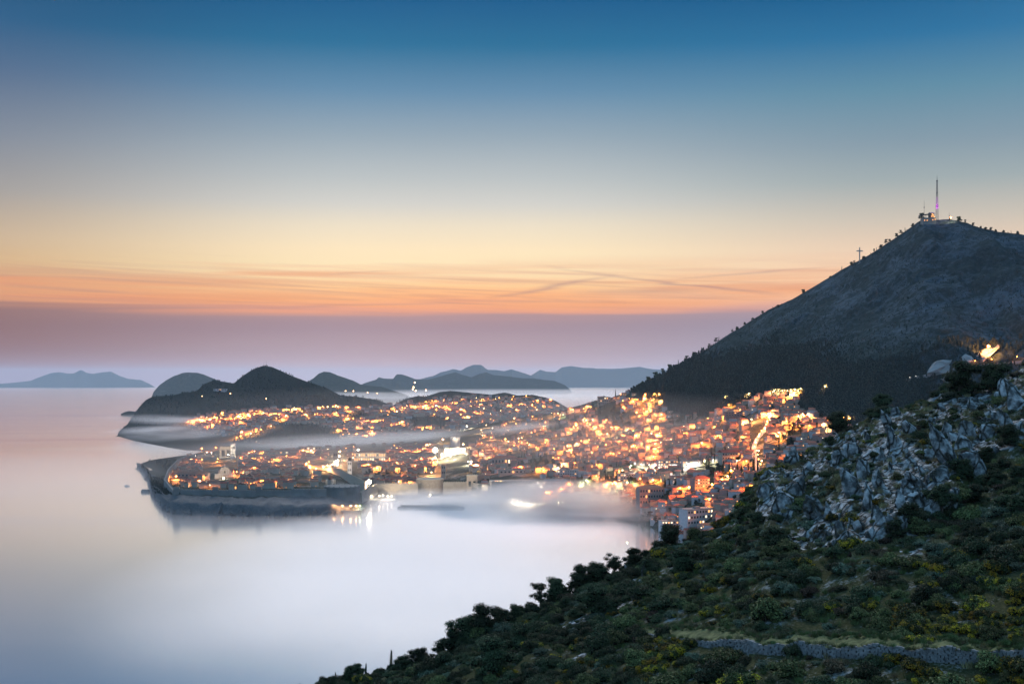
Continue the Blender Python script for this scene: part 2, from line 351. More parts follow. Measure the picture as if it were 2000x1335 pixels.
# --- materials of the ground
def slope_mat(name, scrub, rockc, sc_n, thr, bump, forest=None):
    """rock showing through scrub; steeper faces show more rock; FOREST adds darker wood low on the slope (a real change of cover)."""
    m, nt, b = mat(name, scrub[0], 1.0, 0.0)
    t = nt.nodes.new('ShaderNodeTexCoord'); P = t.outputs['Object']
    def ns(scale, detail=6, rough=.6, vec=P):
        n = nt.nodes.new('ShaderNodeTexNoise'); n.inputs['Scale'].default_value = scale; n.inputs['Detail'].default_value = detail; n.inputs['Roughness'].default_value = rough
        nt.links.new(vec, n.inputs['Vector']); return n.outputs['Fac']
    n1 = ns(sc_n); n2 = ns(sc_n * 7, 5, .7); n3 = ns(sc_n * .18, 4)
    s = math_node(nt, 'ADD', math_node(nt, 'MULTIPLY', n1, .45), math_node(nt, 'ADD', math_node(nt, 'MULTIPLY', n2, .35), math_node(nt, 'MULTIPLY', n3, .2)))
    f = ramp(nt, s, [(0, (0,)*3+(1,)), (thr-.05, (0,)*3+(1,)), (thr+.05, (1,)*3+(1,)), (1, (1,)*3+(1,))])
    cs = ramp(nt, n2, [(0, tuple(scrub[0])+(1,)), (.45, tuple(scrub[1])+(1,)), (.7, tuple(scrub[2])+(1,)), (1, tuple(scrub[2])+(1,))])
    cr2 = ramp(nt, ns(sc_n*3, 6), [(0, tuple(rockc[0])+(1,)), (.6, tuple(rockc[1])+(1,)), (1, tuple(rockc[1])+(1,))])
    c = mix_rgb(nt, f, cs, cr2)
    if forest:
        sp = nt.nodes.new('ShaderNodeSeparateXYZ'); nt.links.new(P, sp.inputs[0])
        # wood line: x below a wavy limit
        lim = math_node(nt, 'ADD', math_node(nt, 'MULTIPLY', sp.outputs[2], forest[0]), math_node(nt, 'MULTIPLY', sp.outputs[0], forest[1]))
        lim = math_node(nt, 'ADD', lim, math_node(nt, 'MULTIPLY', math_node(nt, 'SUBTRACT', n3, .5), forest[3]))
        ff = nt.nodes.new('ShaderNodeMapRange'); nt.links.new(lim, ff.inputs[0]); ff.inputs[1].default_value = forest[2] - 260; ff.inputs[2].default_value = forest[2] + 260
        ff.inputs[3].default_value = 1.0; ff.inputs[4].default_value = 0.0
        dk = ramp(nt, n2, [(0, (.026, .038, .034, 1)), (1, (.055, .078, .066, 1))])
        c = mix_rgb(nt, math_node(nt, 'MULTIPLY', ff.outputs[0], .93), c, dk)
    nt.links.new(c, b.inputs['Base Color'])
    bp = nt.nodes.new('ShaderNodeBump'); bp.inputs['Strength'].default_value = 1; bp.inputs['Distance'].default_value = bump
    nt.links.new(s, bp.inputs['Height']); nt.links.new(bp.outputs[0], b.inputs['Normal'])
    return m
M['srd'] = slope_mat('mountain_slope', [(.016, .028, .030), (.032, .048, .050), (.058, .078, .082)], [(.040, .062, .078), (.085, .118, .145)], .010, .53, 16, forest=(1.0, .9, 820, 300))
M['town'] = slope_mat('town_ground', [(.02, .026, .018), (.045, .05, .035), (.09, .085, .06)], [(.14, .13, .12), (.3, .28, .25)], .03, .56, 3)
M['hill'] = slope_mat('wooded_hill', [(.014, .018, .016), (.026, .032, .026), (.04, .05, .04)], [(.05, .05, .05), (.10, .10, .10)], .03, .66, 6)
M['far'] = slope_mat('far_hill', [(.02, .026, .02), (.04, .05, .035), (.07, .08, .06)], [(.1, .1, .09), (.16, .16, .15)], .004, .62, 20)
M['fg'] = slope_mat('hill_soil', [(.020, .026, .012), (.055, .06, .03), (.12, .11, .06)], [(.14, .15, .15), (.36, .38, .38)], .35, .57, .5)

# --- sea, a curved sheet out to its horizon
def make_sea():
    rad = np.concatenate([[0.5], np.geomspace(30, 78000, 110)]); na = 192
    ang = np.linspace(0, 2*np.pi, na, endpoint=False)
    V = [(r*np.cos(a), r*np.sin(a), -r*r/(2*ER)) for r in rad for a in ang]
    idx = np.arange(len(rad)*na).reshape(len(rad), na); nx = np.roll(idx, -1, 1)
    f = np.stack([idx[:-1], idx[1:], nx[1:], nx[:-1]], -1).reshape(-1, 4)
    m = bpy.data.materials.new('sea_water'); m.use_nodes = True; nt = m.node_tree; nt.nodes.clear()
    t = nt.nodes.new('ShaderNodeTexCoord'); mp = nt.nodes.new('ShaderNodeMapping'); mp.inputs['Scale'].default_value = (.00035, .0022, 1)
    nt.links.new(t.outputs['Object'], mp.inputs[0])
    n = nt.nodes.new('ShaderNodeTexNoise'); n.inputs['Scale'].default_value = 1.6; n.inputs['Detail'].default_value = 5; n.inputs['Distortion'].default_value = .5; nt.links.new(mp.outputs[0], n.inputs['Vector'])
    g = nt.nodes.new('ShaderNodeBsdfGlossy'); g.inputs['Color'].default_value = (.99, .98, .98, 1)
    nt.links.new(math_node(nt, 'ADD', math_node(nt, 'MULTIPLY', n.outputs['Fac'], .12), SEA_R), g.inputs['Roughness'])
    d = nt.nodes.new('ShaderNodeBsdfDiffuse'); d.inputs['Color'].default_value = (.30, .36, .42, 1)
    mx = nt.nodes.new('ShaderNodeMixShader'); lw = nt.nodes.new('ShaderNodeLayerWeight'); lw.inputs['Blend'].default_value = .5
    nt.links.new(math_node(nt, 'ADD', math_node(nt, 'MULTIPLY', n.outputs['Fac'], -.10), SEA_D), mx.inputs[0])
    nt.links.new(g.outputs[0], mx.inputs[1]); nt.links.new(d.outputs[0], mx.inputs[2])
    o = nt.nodes.new('ShaderNodeOutputMaterial'); nt.links.new(mx.outputs[0], o.inputs[0])
    s = mesh_obj('sea', V, f, m, smooth=True); s['kind'] = 'structure'; return s
SEA_R, SEA_D = .07, .10
make_sea()

def shoreD(tb): return [(u, 533600.0 / (v - HV)) for u, v in tb]
# --- near land: old town headland, town slopes, mountain
S = [(272,914),(280,922),(290,934),(297,964),(310,978),(325,996),(345,1003),(500,1006),(640,1004),(706,1000),(724,986),(760,976),(800,973),(900,972),(930,985),(1000,1000),(1100,1008),(1200,1012),(1250,1020),(1300,1040),(1400,1080),(1600,1150),(2600,1150)]
D1 = shoreD(S); uk = sorted(set([a for a, b in S] + [380,450,550,600,850,1050,1150,1350,1500,1700,1900,2100]))
def off(tb, d): return [(u, float(interp(tb, u)) + (d if not callable(d) else d(u))) for u in uk]
rows = [
 (off(D1, -60), ('z', [(200,-25),(2600,-25)])),
 (D1, ('z', [(200,-1),(2600,-1)])),
 (off(D1, 14), ('z', [(272,3),(290,9),(340,14),(640,12),(706,3),(760,2),(930,3),(1000,6),(1250,8),(2600,10)])),
 (off(D1, lambda u: 70 if u < 700 else 50), ('z', [(272,6),(300,14),(330,19),(345,21),(640,21),(706,6),(760,4),(930,8),(1000,16),(1250,14),(2600,20)])),
 ([(272,3000),(290,3000),(330,2700),(450,2500),(600,2450),(700,2450),(850,2500),(1000,2300),(1200,2150),(1400,1850),(1600,1650),(2600,1450)], ('v', [(272,911),(290,916),(330,925),(450,925),(600,932),(700,938),(850,925),(1000,930),(1200,930),(1400,930),(1600,900),(2600,900)])),
 ([(272,3080),(300,3150),(345,3150),(400,3120),(480,3080),(600,3000),(850,2880),(1000,2750),(1200,2650),(1400,2250),(1600,2000),(1800,1850),(2600,1750)], ('v', [(272,908),(285,902),(300,898),(345,891),(400,885),(480,883),(600,885),(850,880),(1000,878),(1200,870),(1400,850),(1600,830),(2600,830)])),
 ([(272,3250),(360,3350),(480,3500),(600,3600),(750,3700),(900,3700),(1000,3700),(1100,3600),(1160,3500),(1230,3300),(1290,2900),(1360,2700),(1420,2500),(1480,2400),(1570,2300),(1600,2200),(1700,2050),(2000,1950),(2600,1900)], ('v', [(272,905),(345,895),(362,889),(400,880),(480,870),(600,867),(750,858),(900,840),(1000,817),(1100,800),(1160,782),(1230,768),(1290,812),(1360,820),(1420,796),(1480,778),(1570,774),(1600,798),(1700,822),(2000,800),(2600,800)])),
 ([(272,3300),(360,3450),(480,4300),(1100,4300),(1160,3950),(1200,3700),(1230,3500),(1400,3300),(1600,3000),(1800,2700),(2000,2600),(2600,2500)], ('v', [(272,915),(360,897),(480,862),(600,860),(900,848),(1100,822),(1160,792),(1200,774),(1225,766),(1260,750),(1300,727),(1350,703),(1400,668),(1450,638),(1500,606),(1550,583),(1600,555),(1650,523),(1700,495),(1750,465),(1790,437),(1803,430),(1850,431),(1870,433),(1900,444),(1950,455),(2000,463),(2200,500),(2600,590)])),
 ([(272,3400),(360,3600),(480,4600),(1100,4600),(1230,4200),(1600,3700),(2600,3200)], ('z', [(272,-25),(480,-25),(1100,-25),(1230,60),(1400,120),(1600,250),(1800,330),(2600,200)])),
]
us = np.concatenate([np.arange(268, 1230, 5.0), np.arange(1230, 2060, 3.5), np.arange(2060, 2610, 12)])
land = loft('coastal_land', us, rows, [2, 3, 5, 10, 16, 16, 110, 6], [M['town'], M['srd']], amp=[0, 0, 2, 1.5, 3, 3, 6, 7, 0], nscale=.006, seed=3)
# material split and extra ruggedness of the mountain face
nu = len(us); r0 = 2 + 3 + 5 + 10 + 16 + 16
me = land.data; co = np.empty(len(me.vertices) * 3, np.float32); me.vertices.foreach_get('co', co); co = co.reshape(-1, 3).astype(float)
ri = np.arange(len(co)) // nu; tt = np.clip((ri - r0) / 110.0, 0, 1)
wgt = np.clip(tt * 5, 0, 1) * np.clip((1 - tt) * 10, 0.25, 1) * np.clip((us[np.arange(len(co)) % nu] - 1225) / 60, 0, 1)
rg = fbm(np.stack([co[:, 0] * .012 + co[:, 2] * .004, co[:, 1] * .004, co[:, 2] * .005 - co[:, 0] * .004], 1), 5, 31, True)
rg2 = fbm(co * .03, 4, 77, True)
rg3 = fbm(np.stack([co[:, 0] * .0055, co[:, 1] * .002, co[:, 2] * .0022], 1), 3, 61, True)
wg2 = wgt * np.clip((1 - tt) * 5, 0, 1)
co[:, 1] += wgt * (-24 * rg - 7 * rg2) - wg2 * 42 * rg3; co[:, 2] += wgt * (11 * rg + 4 * rg2) + wg2 * 20 * rg3
me.vertices.foreach_set('co', co.astype(np.float32).ravel())
fi = np.arange(len(me.polygons)); fr_ = fi // (nu - 1); fu = us[fi % (nu - 1)]
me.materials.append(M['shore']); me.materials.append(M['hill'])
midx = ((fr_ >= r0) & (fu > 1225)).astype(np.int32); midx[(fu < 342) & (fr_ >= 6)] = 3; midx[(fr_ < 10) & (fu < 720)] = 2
cl_ = (ri >= 3) & (ri <= 12) & (us[np.arange(len(co)) % nu] < 700); cn = fbm(co * .045, 4, 19, True); cn2 = fbm(co * .16, 3, 29)
co[:, 2] += cl_ * (5.5 * cn + 1.5 * cn2) * (co[:, 2] > 1.5); co[:, 1] -= cl_ * 7 * cn; co[:, 0] += cl_ * 4 * cn2
me.vertices.foreach_set('co', co.astype(np.float32).ravel())
me.polygons.foreach_set('material_index', midx); me.update()

# --- peninsula with the wooded peak, behind the old town
S1 = [(226,851),(233,851),(260,859),(300,867),(330,873),(362,878),(480,885),(1300,885)]
DL = shoreD(S1)
rowsL = [
 ([(226,4500),(480,3450),(1300,3450)], ('z', [(200,-15),(1300,-15)])),
 (DL, ('z', [(200,-1),(1300,-1)])),
 ([(226,4800),(300,4700),(480,4100),(1300,4000)], ('v', [(226,850),(240,842),(300,845),(400,848),(600,852),(900,846),(1300,846)])),
 ([(226,5000),(300,5100),(480,4700),(1300,4700)], ('v', [(226,849),(245,832),(270,815),(350,812),(480,815),(700,818),(900,820),(1300,815)])),
 ([(226,5100),(300,5500),(480,5400),(1300,5400)], ('v', [(226,850),(233,848),(245,836),(258,815),(270,798),(285,780),(300,773),(340,772),(365,766),(400,772),(457,778),(600,788),(700,790),(900,800),(1300,800)])),
 ([(226,5120),(300,5550),(385,5800),(1300,5900)], ('v', [(226,851),(233,849),(245,838),(258,818),(270,801),(285,783),(300,774),(340,773),(362,767),(385,763),(398,750),(418,742),(440,746),(457,749),(466,741),(475,734),(488,725),(500,719),(515,714),(530,716),(545,722),(570,733),(600,744),(640,758),(665,771),(700,774),(740,781),(765,791),(900,796),(1300,800)])),
 ([(226,5300),(300,6000),(1300,6800)], ('z', [(200,-20),(1300,-20)])),
]
lap = loft('wooded_peninsula', np.arange(226, 1290, 4.0), rowsL, [2, 8, 12, 12, 24, 6], M['hill'], amp=[0, 0, 5, 8, 10, 5, 0], nscale=.004, seed=12)
def hill(name, crest, Df, Dc, Db, basev=None, amp=4, m=None, nscale=.006, seed=5, n=10, zb=-5):
    u0, u1 = crest[0][0], crest[-1][0]
    um = np.arange(u0, u1 + .1, max(1.5, (u1 - u0) / 160))
    return loft(name, um, [([(0, Df), (2500, Df)], ('v', basev) if basev else ('z', [(0, zb), (2500, zb)])), ([(0, Dc), (2500, Dc)], ('v', crest)), ([(0, Db), (2500, Db)], ('z', [(0, zb-30), (2500, zb-30)]))], [n * 2, n], m or M['hill'], amp=[0, amp, 0], nscale=nscale, seed=seed)
knoll = hill('wooded_knoll', [(455,880),(480,868),(500,857),(520,850),(540,841),(560,833),(575,828),(590,827),(605,829),(620,832),(640,842),(662,852),(690,864)], 3700, 3950, 4200, [(455,882),(520,876),(690,872)], 5, seed=6)
knoll2 = hill('wooded_rise', [(768,792),(785,782),(800,777),(818,773),(835,775),(850,778),(868,786),(890,800)], 5300, 5500, 5700, [(768,802),(890,806)], 6, seed=8)
town_hill = hill('suburb_hill', [(770,800),(815,782),(835,772),(860,765),(880,763),(900,765),(930,768),(960,770),(985,767),(1010,772),(1040,770),(1065,775),(1085,782),(1110,796),(1130,806)], 5600, 6700, 7200, [(770,812),(1130,815)], 5, seed=9)
# --- far islands and mountains, with the curve of the sea under them
def island(crest, D, th, seed, amp):
    zb = -D * D / (2 * ER) - 15
    return hill('far_island', crest, D - th, D, D + th, None, amp, M['far'], 3.2 / th, seed, 12, zb)
for k, (cr3, D, th) in enumerate([
 ([(-160,757),(-60,752),(0,750),(40,746),(60,744),(85,733),(100,728),(115,726),(130,729),(145,729),(158,722),(170,728),(182,730),(200,727),(217,725),(232,733),(250,739),(275,741),(292,749),(304,757)], 42000, 2500),
 ([(296,779),(300,766),(312,751),(325,742),(340,734),(355,729),(368,728),(385,728),(398,731),(412,737),(425,742),(445,752),(465,764),(490,780)], 14500, 700),
 ([(560,770),(600,745),(612,738),(622,729),(632,725),(645,726),(660,732),(675,737),(690,743),(705,750),(725,753),(745,755),(765,762),(790,770),(815,781)], 12500, 800),
 ([(690,758),(712,748),(735,741),(740,736),(750,739),(768,740),(775,731),(785,731),(795,734),(812,740),(835,741),(860,735),(875,730),(890,726),(903,731),(920,736),(935,730),(950,726),(962,731),(985,734),(1010,737),(1040,739),(1060,741),(1085,743),(1104,751),(1114,760),(1122,769)], 19500, 1500),
 ([(800,746),(845,735),(860,727),(885,721),(900,724),(912,717),(925,712),(940,712),(952,721),(970,722),(985,724),(1000,721),(1015,726),(1035,733),(1060,750)], 33000, 2000),
 ([(1000,752),(1040,731),(1055,722),(1068,726),(1085,727),(1098,717),(1115,714),(1140,717),(1165,719),(1200,720),(1230,718),(1250,716),(1270,720),(1330,724),(1400,735)], 39000, 2500)]):
    island(cr3, D, th, 20 + k, 40 * D / 40000)
rocks_far = hill('rocky_islet', [(236,808),(244,804),(252,802),(262,803),(275,806)], 7200, 7260, 7330, None, 2, M['hill'], .02, 41, 4, -6)
T_LAND = bvh(land); T_BACK = bvh(lap, knoll, knoll2, town_hill)

# --- near hillside
sil = [(0,1900),(300,1600),(480,1450),(540,1400),(580,1365),(620,1345),(660,1335),(720,1325),(760,1312),(800,1300),(850,1290),(880,1275),(900,1258),(950,1232),(1000,1218),(1040,1192),(1100,1165),(1150,1138),(1200,1122),(1250,1098),(1290,1078),(1340,1058),(1380,1040),(1420,1018),(1445,1000),(1462,966),(1482,936),(1500,918),(1560,905),(1600,880),(1650,850),(1700,825),(1750,810),(1800,800),(1850,785),(1900,775),(1950,745),(2000,722),(2100,690),(2600,580)]
uf = np.concatenate([np.arange(0, 540, 20.0), np.arange(540, 2100, 4.0), np.arange(2100, 2600, 20.0)])
Ds = [(0,200),(540,215),(900,215),(1250,235),(1470,235),(1700,245),(2000,260),(2600,240)]
Db = [(0,170),(540,165),(900,150),(1300,125),(2000,105),(2600,90)]
vb = [(u, max(1450, v + 150)) for u, v in sil]
umid = [a for a, b in sil]
def midrow(t, bulge=0):
    dd = [(u, 1.0 / ((1 - t) / float(interp(Db, u)) + t / float(interp(Ds, u)))) for u in umid]
    vv = [(u, (1 - t) * float(interp(vb, u)) + t * v) for u, v in sil]
    return dd, ('v', vv)
def plus(tb, d): return [(u, float(interp(tb, u)) + d) for u in umid]
def zrow(tb, tv, dz): return [(u, H - (float(interp(tv, u)) - HV) / F * float(interp(tb, u)) + dz) for u in umid]
fgrows = [([(0,20),(2600,14)], ('z', [(0,150),(700,175),(1300,196),(2600,212)])), (Db, ('v', vb)), midrow(.35), midrow(.7), (Ds, ('v', sil)),
          (plus(Ds, 30), ('z', [(u, z) for u, z in zrow(Ds, sil, -14)])), (plus(Ds, 220), ('z', [(u, z - 120) for u, z in zrow(Ds, sil, 0)])), ([(0,900),(1400,800),(1600,1500),(2600,1500)], ('z', [(0,-30),(1400,-30),(1600,40),(2600,60)]))]
fgs = [6, 60, 70, 70, 8, 12, 6]
fg = loft('near_hillside', uf, fgrows, fgs, M['fg'], amp=[1, 1.0, 1.1, 1.2, .5, 1, 4, 0], nscale=.07, seed=50)
# crags: push the rocky part of the slope into ledges and faces
ROCKZ = [(1462,1010),(1475,925),(1560,890),(1640,845),(1760,800),(1900,770),(2000,715),(2060,700),(2060,900),(1900,905),(1860,1000),(1760,1040),(1680,1060),(1560,1075),(1500,1050)]
def inpoly(pts, poly):
    x = pts[:, 0]; y = pts[:, 1]; c = np.zeros(len(x), bool); n = len(poly)
    for i in range(n):
        x1, y1 = poly[i]; x2, y2 = poly[(i + 1) % n]
        with np.errstate(divide='ignore', invalid='ignore'):
            k = ((y1 > y) != (y2 > y)) & (x < (x2 - x1) * (y - y1) / ((y2 - y1) or 1e-9) + x1)
        c ^= k
    return c
me = fg.data; co = np.empty(len(me.vertices) * 3, np.float32); me.vertices.foreach_get('co', co); co = co.reshape(-1, 3).astype(float)
pu = 1000 + F * co[:, 0] / co[:, 1]; pv = HV - F * (co[:, 2] - H) / co[:, 1]
rz = (inpoly(np.stack([pu, pv], 1), ROCKZ) & (co[:, 1] < 255)).astype(float)
nuf = len(uf); g = rz.reshape(-1, nuf)
for _ in range(5): g = (g + np.roll(g, 1, 0) + np.roll(g, -1, 0) + np.roll(g, 1, 1) + np.roll(g, -1, 1)) / 5
rz = g.ravel()
rot = np.stack([co[:, 0] * .9 + co[:, 2] * .35, co[:, 1] * .4, co[:, 2] * .5 - co[:, 0] * .25], 1)
r1 = fbm(rot * .16, 6, 91, True); r2 = np.abs(fbm(rot * .42, 4, 55))
r3_ = fbm(rot * .07, 5, 23, True); co[:, 2] += rz * (2.0 * r1 + .9 * r2 + 2.4 * r3_); co[:, 1] -= rz * (2.6 * r1 + 2.2 * r3_); co[:, 0] += rz * 1.4 * r2
me.vertices.foreach_set('co', co.astype(np.float32).ravel())
cen = rz.reshape(-1, nuf)[:-1, :-1].ravel()
me.materials.append(M['rock']); me.polygons.foreach_set('material_index', (cen + 1.9 * fbm(co.reshape(-1, nuf, 3)[:-1, :-1].reshape(-1, 3) * .11, 6, 5) - 3.0 * (co.reshape(-1, nuf, 3)[:-1, :-1, 1].ravel() > 262) > .70).astype(np.int32)); me.update()
T_FG = bvh(fg)
def rocky(p): return float(fbm(np.array([[p[0], p[1], p[2]]]) * .11, 6, 5)[0])

# ================================================================== vegetation
def leaf_cloud(n, lobes, size, seed, flat=.0, up=.3, shell=(.62, 1.06)):
    """n leaf-sized quads spread through LOBES [(centre, radii)]."""
    rs = np.random.RandomState(seed)
    cen = np.array([l[0] for l in lobes], float); rad = np.array([l[1] for l in lobes], float)
    wgt = (rad[:, 0] * rad[:, 1]); pick = rs.choice(len(lobes), n, p=wgt / wgt.sum())
    d = rs.normal(size=(n, 3)); d /= np.linalg.norm(d, axis=1)[:, None]
    d[:, 2] = np.where(rs.rand(n) < .7, np.abs(d[:, 2]), d[:, 2])
    r = rs.uniform(shell[0], shell[1], n) * (1 + .16 * vnoise(d * 3 + seed, seed))
    P = cen[pick] + d * rad[pick] * r[:, None]
    nrm = d * .8 + rs.normal(size=(n, 3)) * .75; nrm[:, 2] += up; nrm /= np.linalg.norm(nrm, axis=1)[:, None]
    a = np.cross(nrm, rs.normal(size=(n, 3))); a /= np.linalg.norm(a, axis=1)[:, None]; b = np.cross(nrm, a)
    s = size * rs.uniform(.6, 1.4, n)[:, None]
    V = np.stack([P - a * s, P - b * s * .55, P + a * s, P + b * s * .55], 1).reshape(-1, 3)
    return V, np.arange(n * 4).reshape(-1, 4)
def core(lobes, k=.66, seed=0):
    """dark closed lumps added inside a crown to block light"""
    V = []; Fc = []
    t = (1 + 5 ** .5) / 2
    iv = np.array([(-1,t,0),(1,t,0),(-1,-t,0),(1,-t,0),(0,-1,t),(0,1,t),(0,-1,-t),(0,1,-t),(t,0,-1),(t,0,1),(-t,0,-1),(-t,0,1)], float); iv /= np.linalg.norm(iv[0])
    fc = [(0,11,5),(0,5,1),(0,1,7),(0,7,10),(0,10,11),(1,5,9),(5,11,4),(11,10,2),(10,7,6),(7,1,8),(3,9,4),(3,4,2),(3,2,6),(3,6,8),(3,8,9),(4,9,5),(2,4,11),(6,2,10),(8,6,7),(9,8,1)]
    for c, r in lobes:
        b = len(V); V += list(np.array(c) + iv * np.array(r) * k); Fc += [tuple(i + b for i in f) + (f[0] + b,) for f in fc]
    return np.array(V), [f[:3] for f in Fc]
def crown_mesh(name, lobes, n, size, mats, seed, k=.62, up=.3):
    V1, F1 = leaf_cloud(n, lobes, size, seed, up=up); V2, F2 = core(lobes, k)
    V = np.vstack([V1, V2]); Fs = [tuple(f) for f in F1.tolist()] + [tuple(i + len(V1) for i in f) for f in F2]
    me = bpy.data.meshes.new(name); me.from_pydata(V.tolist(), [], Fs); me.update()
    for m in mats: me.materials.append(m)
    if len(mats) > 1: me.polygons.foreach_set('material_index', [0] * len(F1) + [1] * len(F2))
    return me
M['core'] = mat('light_block_core', (.010, .013, .008), .95, .05)[0]  # dark filler lumps added to keep light out of the crowns
def shrub_lobes(seed, r=1.0, h=1.0, n=9):
    rs = random.Random(seed); L = [((0, 0, .42 * h), (.62 * r, .62 * r, .5 * h))]
    for i in range(n):
        a = rs.uniform(0, 6.28); q = rs.uniform(.3, .85) * r; z = rs.uniform(.12, .75) * h * (1 - .45 * q / r)
        s = rs.uniform(.24, .46) * r
        L.append(((q * math.cos(a), q * math.sin(a), z), (s, s, s * rs.uniform(.75, 1.05) * h / r)))
    return L
def stem_mesh(name, r, h, seed, n=5):
    b = MB(); rs = random.Random(seed)
    for i in range(n):
        a = rs.uniform(0, 6.28); b.tube((.08*r*math.cos(a), .08*r*math.sin(a), -.35), (.45*r*math.cos(a), .45*r*math.sin(a), h*.5), .05*r, 5, 0, .02*r)
    me = bpy.data.meshes.new(name); me.from_pydata(b.v, [], b.f); me.update(); me.materials.append(M['bark']); return me
SH = []   # (kind, crown mesh, stem mesh, look)
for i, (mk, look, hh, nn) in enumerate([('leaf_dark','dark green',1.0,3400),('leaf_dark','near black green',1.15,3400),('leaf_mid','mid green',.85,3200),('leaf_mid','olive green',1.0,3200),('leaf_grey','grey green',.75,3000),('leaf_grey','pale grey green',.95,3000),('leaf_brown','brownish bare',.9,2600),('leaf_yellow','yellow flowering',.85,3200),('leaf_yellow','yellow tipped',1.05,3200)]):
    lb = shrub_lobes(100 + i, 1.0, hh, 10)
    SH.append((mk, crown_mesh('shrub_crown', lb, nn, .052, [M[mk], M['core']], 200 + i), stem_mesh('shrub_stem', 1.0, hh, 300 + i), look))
def put(name, meshes, loc, s, rz, tilt=(0, 0), sz=None):
    e = empty(name, loc, rz); e.scale = (s, s, (sz or s)); e.rotation_euler = (tilt[0], tilt[1], rz)
    for nm, me in meshes:
        o = bpy.data.objects.new(nm, me); C.objects.link(o); o.parent = e
    return e
# marks in the picture used to word where a thing stands
def side(pos):
    return pos
def fg_zone(u, v):
    if v > 1262 + (u - 1300) * .04 and u > 1230: return 'below the dry stone terrace wall'
    if v > 1180 and u > 1230: return 'just above the grassy terrace'
    if inpoly(np.array([[u, v]]), ROCKZ)[0]: return 'among the pale crags'
    sv = float(interp(sil, u))
    if v < sv + 26: return 'on the rim of the slope above the sea' if u < 1440 else 'on the rocky skyline under the mountain'
    if u > 1700: return 'on the steep slope under the crags'
    if u > 1400: return 'on the slope between crags and terrace'
    if u > 1100: return 'on the middle of the slope above the bay'
    return 'on the low tongue of slope beside the sea'
PATHC = [(1225,1230),(1300,1246),(1400,1262),(1500,1273),(1600,1279),(1750,1284),(1900,1292),(2080,1296)]
def in_path(u, v):
    c = float(interp(PATHC, u)); return u > 1235 and c - 25 < v < c + 3
def near_wallfoot(u, v):
    c = float(interp(PATHC, u)); return 1330 < u < 2080 and c + 2 < v < c + 34
rs = random.Random(11)
me = fg.data; tris = [];
vc = np.empty(len(me.vertices) * 3, np.float32); me.vertices.foreach_get('co', vc); vc = vc.reshape(-1, 3).astype(float)
pv4 = np.array([p.vertices[:] for p in me.polygons]); A = vc[pv4[:, 0]]; B = vc[pv4[:, 1]]; Cc = vc[pv4[:, 2]]; Dd = vc[pv4[:, 3]]
area = .5 * np.linalg.norm(np.cross(Cc - A, Dd - B), axis=1)
ok = (A[:, 1] > 85) & (A[:, 1] < 300) & (np.abs(1000 + F * A[:, 0] / A[:, 1] - 1350) < 800)
ids = np.where(ok)[0]; prob = area[ids] / area[ids].sum(); print('fg area', area[ids].sum())
NS = 6900
rn = np.random.RandomState(4); pick = rn.choice(ids, NS, p=prob)
cand = []
for q in pick:
    s, t = rn.rand(2); p = A[q] * (1-s) * (1-t) + B[q] * s * (1-t) + Cc[q] * s * t + Dd[q] * (1-s) * t
    u, v = PX(p)
    if in_path(u, v): continue
    if near_wallfoot(u, v) and rn.rand() < .15: continue
    rk = inpoly(np.array([[u, v]]), ROCKZ)[0]
    if rk and rn.rand() < (.76 if rocky(p) > 0 else .05): continue
    r = rn.uniform(.6, 1.85) * (1.0 if rn.rand() < .9 else 1.55)
    if rk: r *= .65
    yl = float(vnoise(np.array([[p[0]*.055, p[1]*.03, 3.1]]), 8)[0]) + .35 * float(vnoise(np.array([[p[0]*.2, p[1]*.1, 9.1]]), 18)[0])
    if yl > .24: k = rn.choice([7, 8, 7, 8, 3])
    else: k = rn.choice(9, p=[.2, .18, .18, .13, .12, .08, .05, .03, .03])
    if v > 1100 and u < 1250 and rn.rand() < .5: k = rn.choice([0, 1])
    cand.append((p, r, k, u, v))
vis = [c for c in cand if -60 < c[3] < 2060 and c[4] < 1400]
# largest in view become individuals
def seen(c):
    d = Vector(c[0]) + Vector((0, 0, c[1] * .7)) - EYE; h, _ = T_FG.ray_cast(EYE, d.normalized(), d.length)[:2]; return h is None or (h - EYE).length > d.length - 1
vis = [c for c in vis if seen(c)]
vis.sort(key=lambda c: -c[1] / c[0][1])
indiv = vis[:280]; iset = set(id(c) for c in indiv)
rest = [c for c in cand if id(c) not in iset]
SIZEW = lambda r: 'low' if r < 1.5 else ('rounded' if r < 1.9 else 'large')
PROTO_SH = {}
for (p, r, k, u, v) in indiv:
    mk, cm, sm, look = SH[k]; nm = {'leaf_yellow': 'broom_shrub', 'leaf_brown': 'bare_shrub'}.get(mk, 'evergreen_shrub')
    e = put(nm, [('crown', cm), ('stem', sm)], Vector(p) - Vector((0, 0, .15)), r, rs.uniform(0, 6.28), (rs.uniform(-.12, .12), rs.uniform(-.12, .12)), r * rs.uniform(.85, 1.2))
    z = fg_zone(u, v); lab = f"{SIZEW(r)} {look} {'broom bush' if mk == 'leaf_yellow' else 'shrub'} {z}"
    tag(e, lab, 'shrub', 'shrubs ' + z + ', ' + look)
    PROTO_SH.setdefault(k, e)
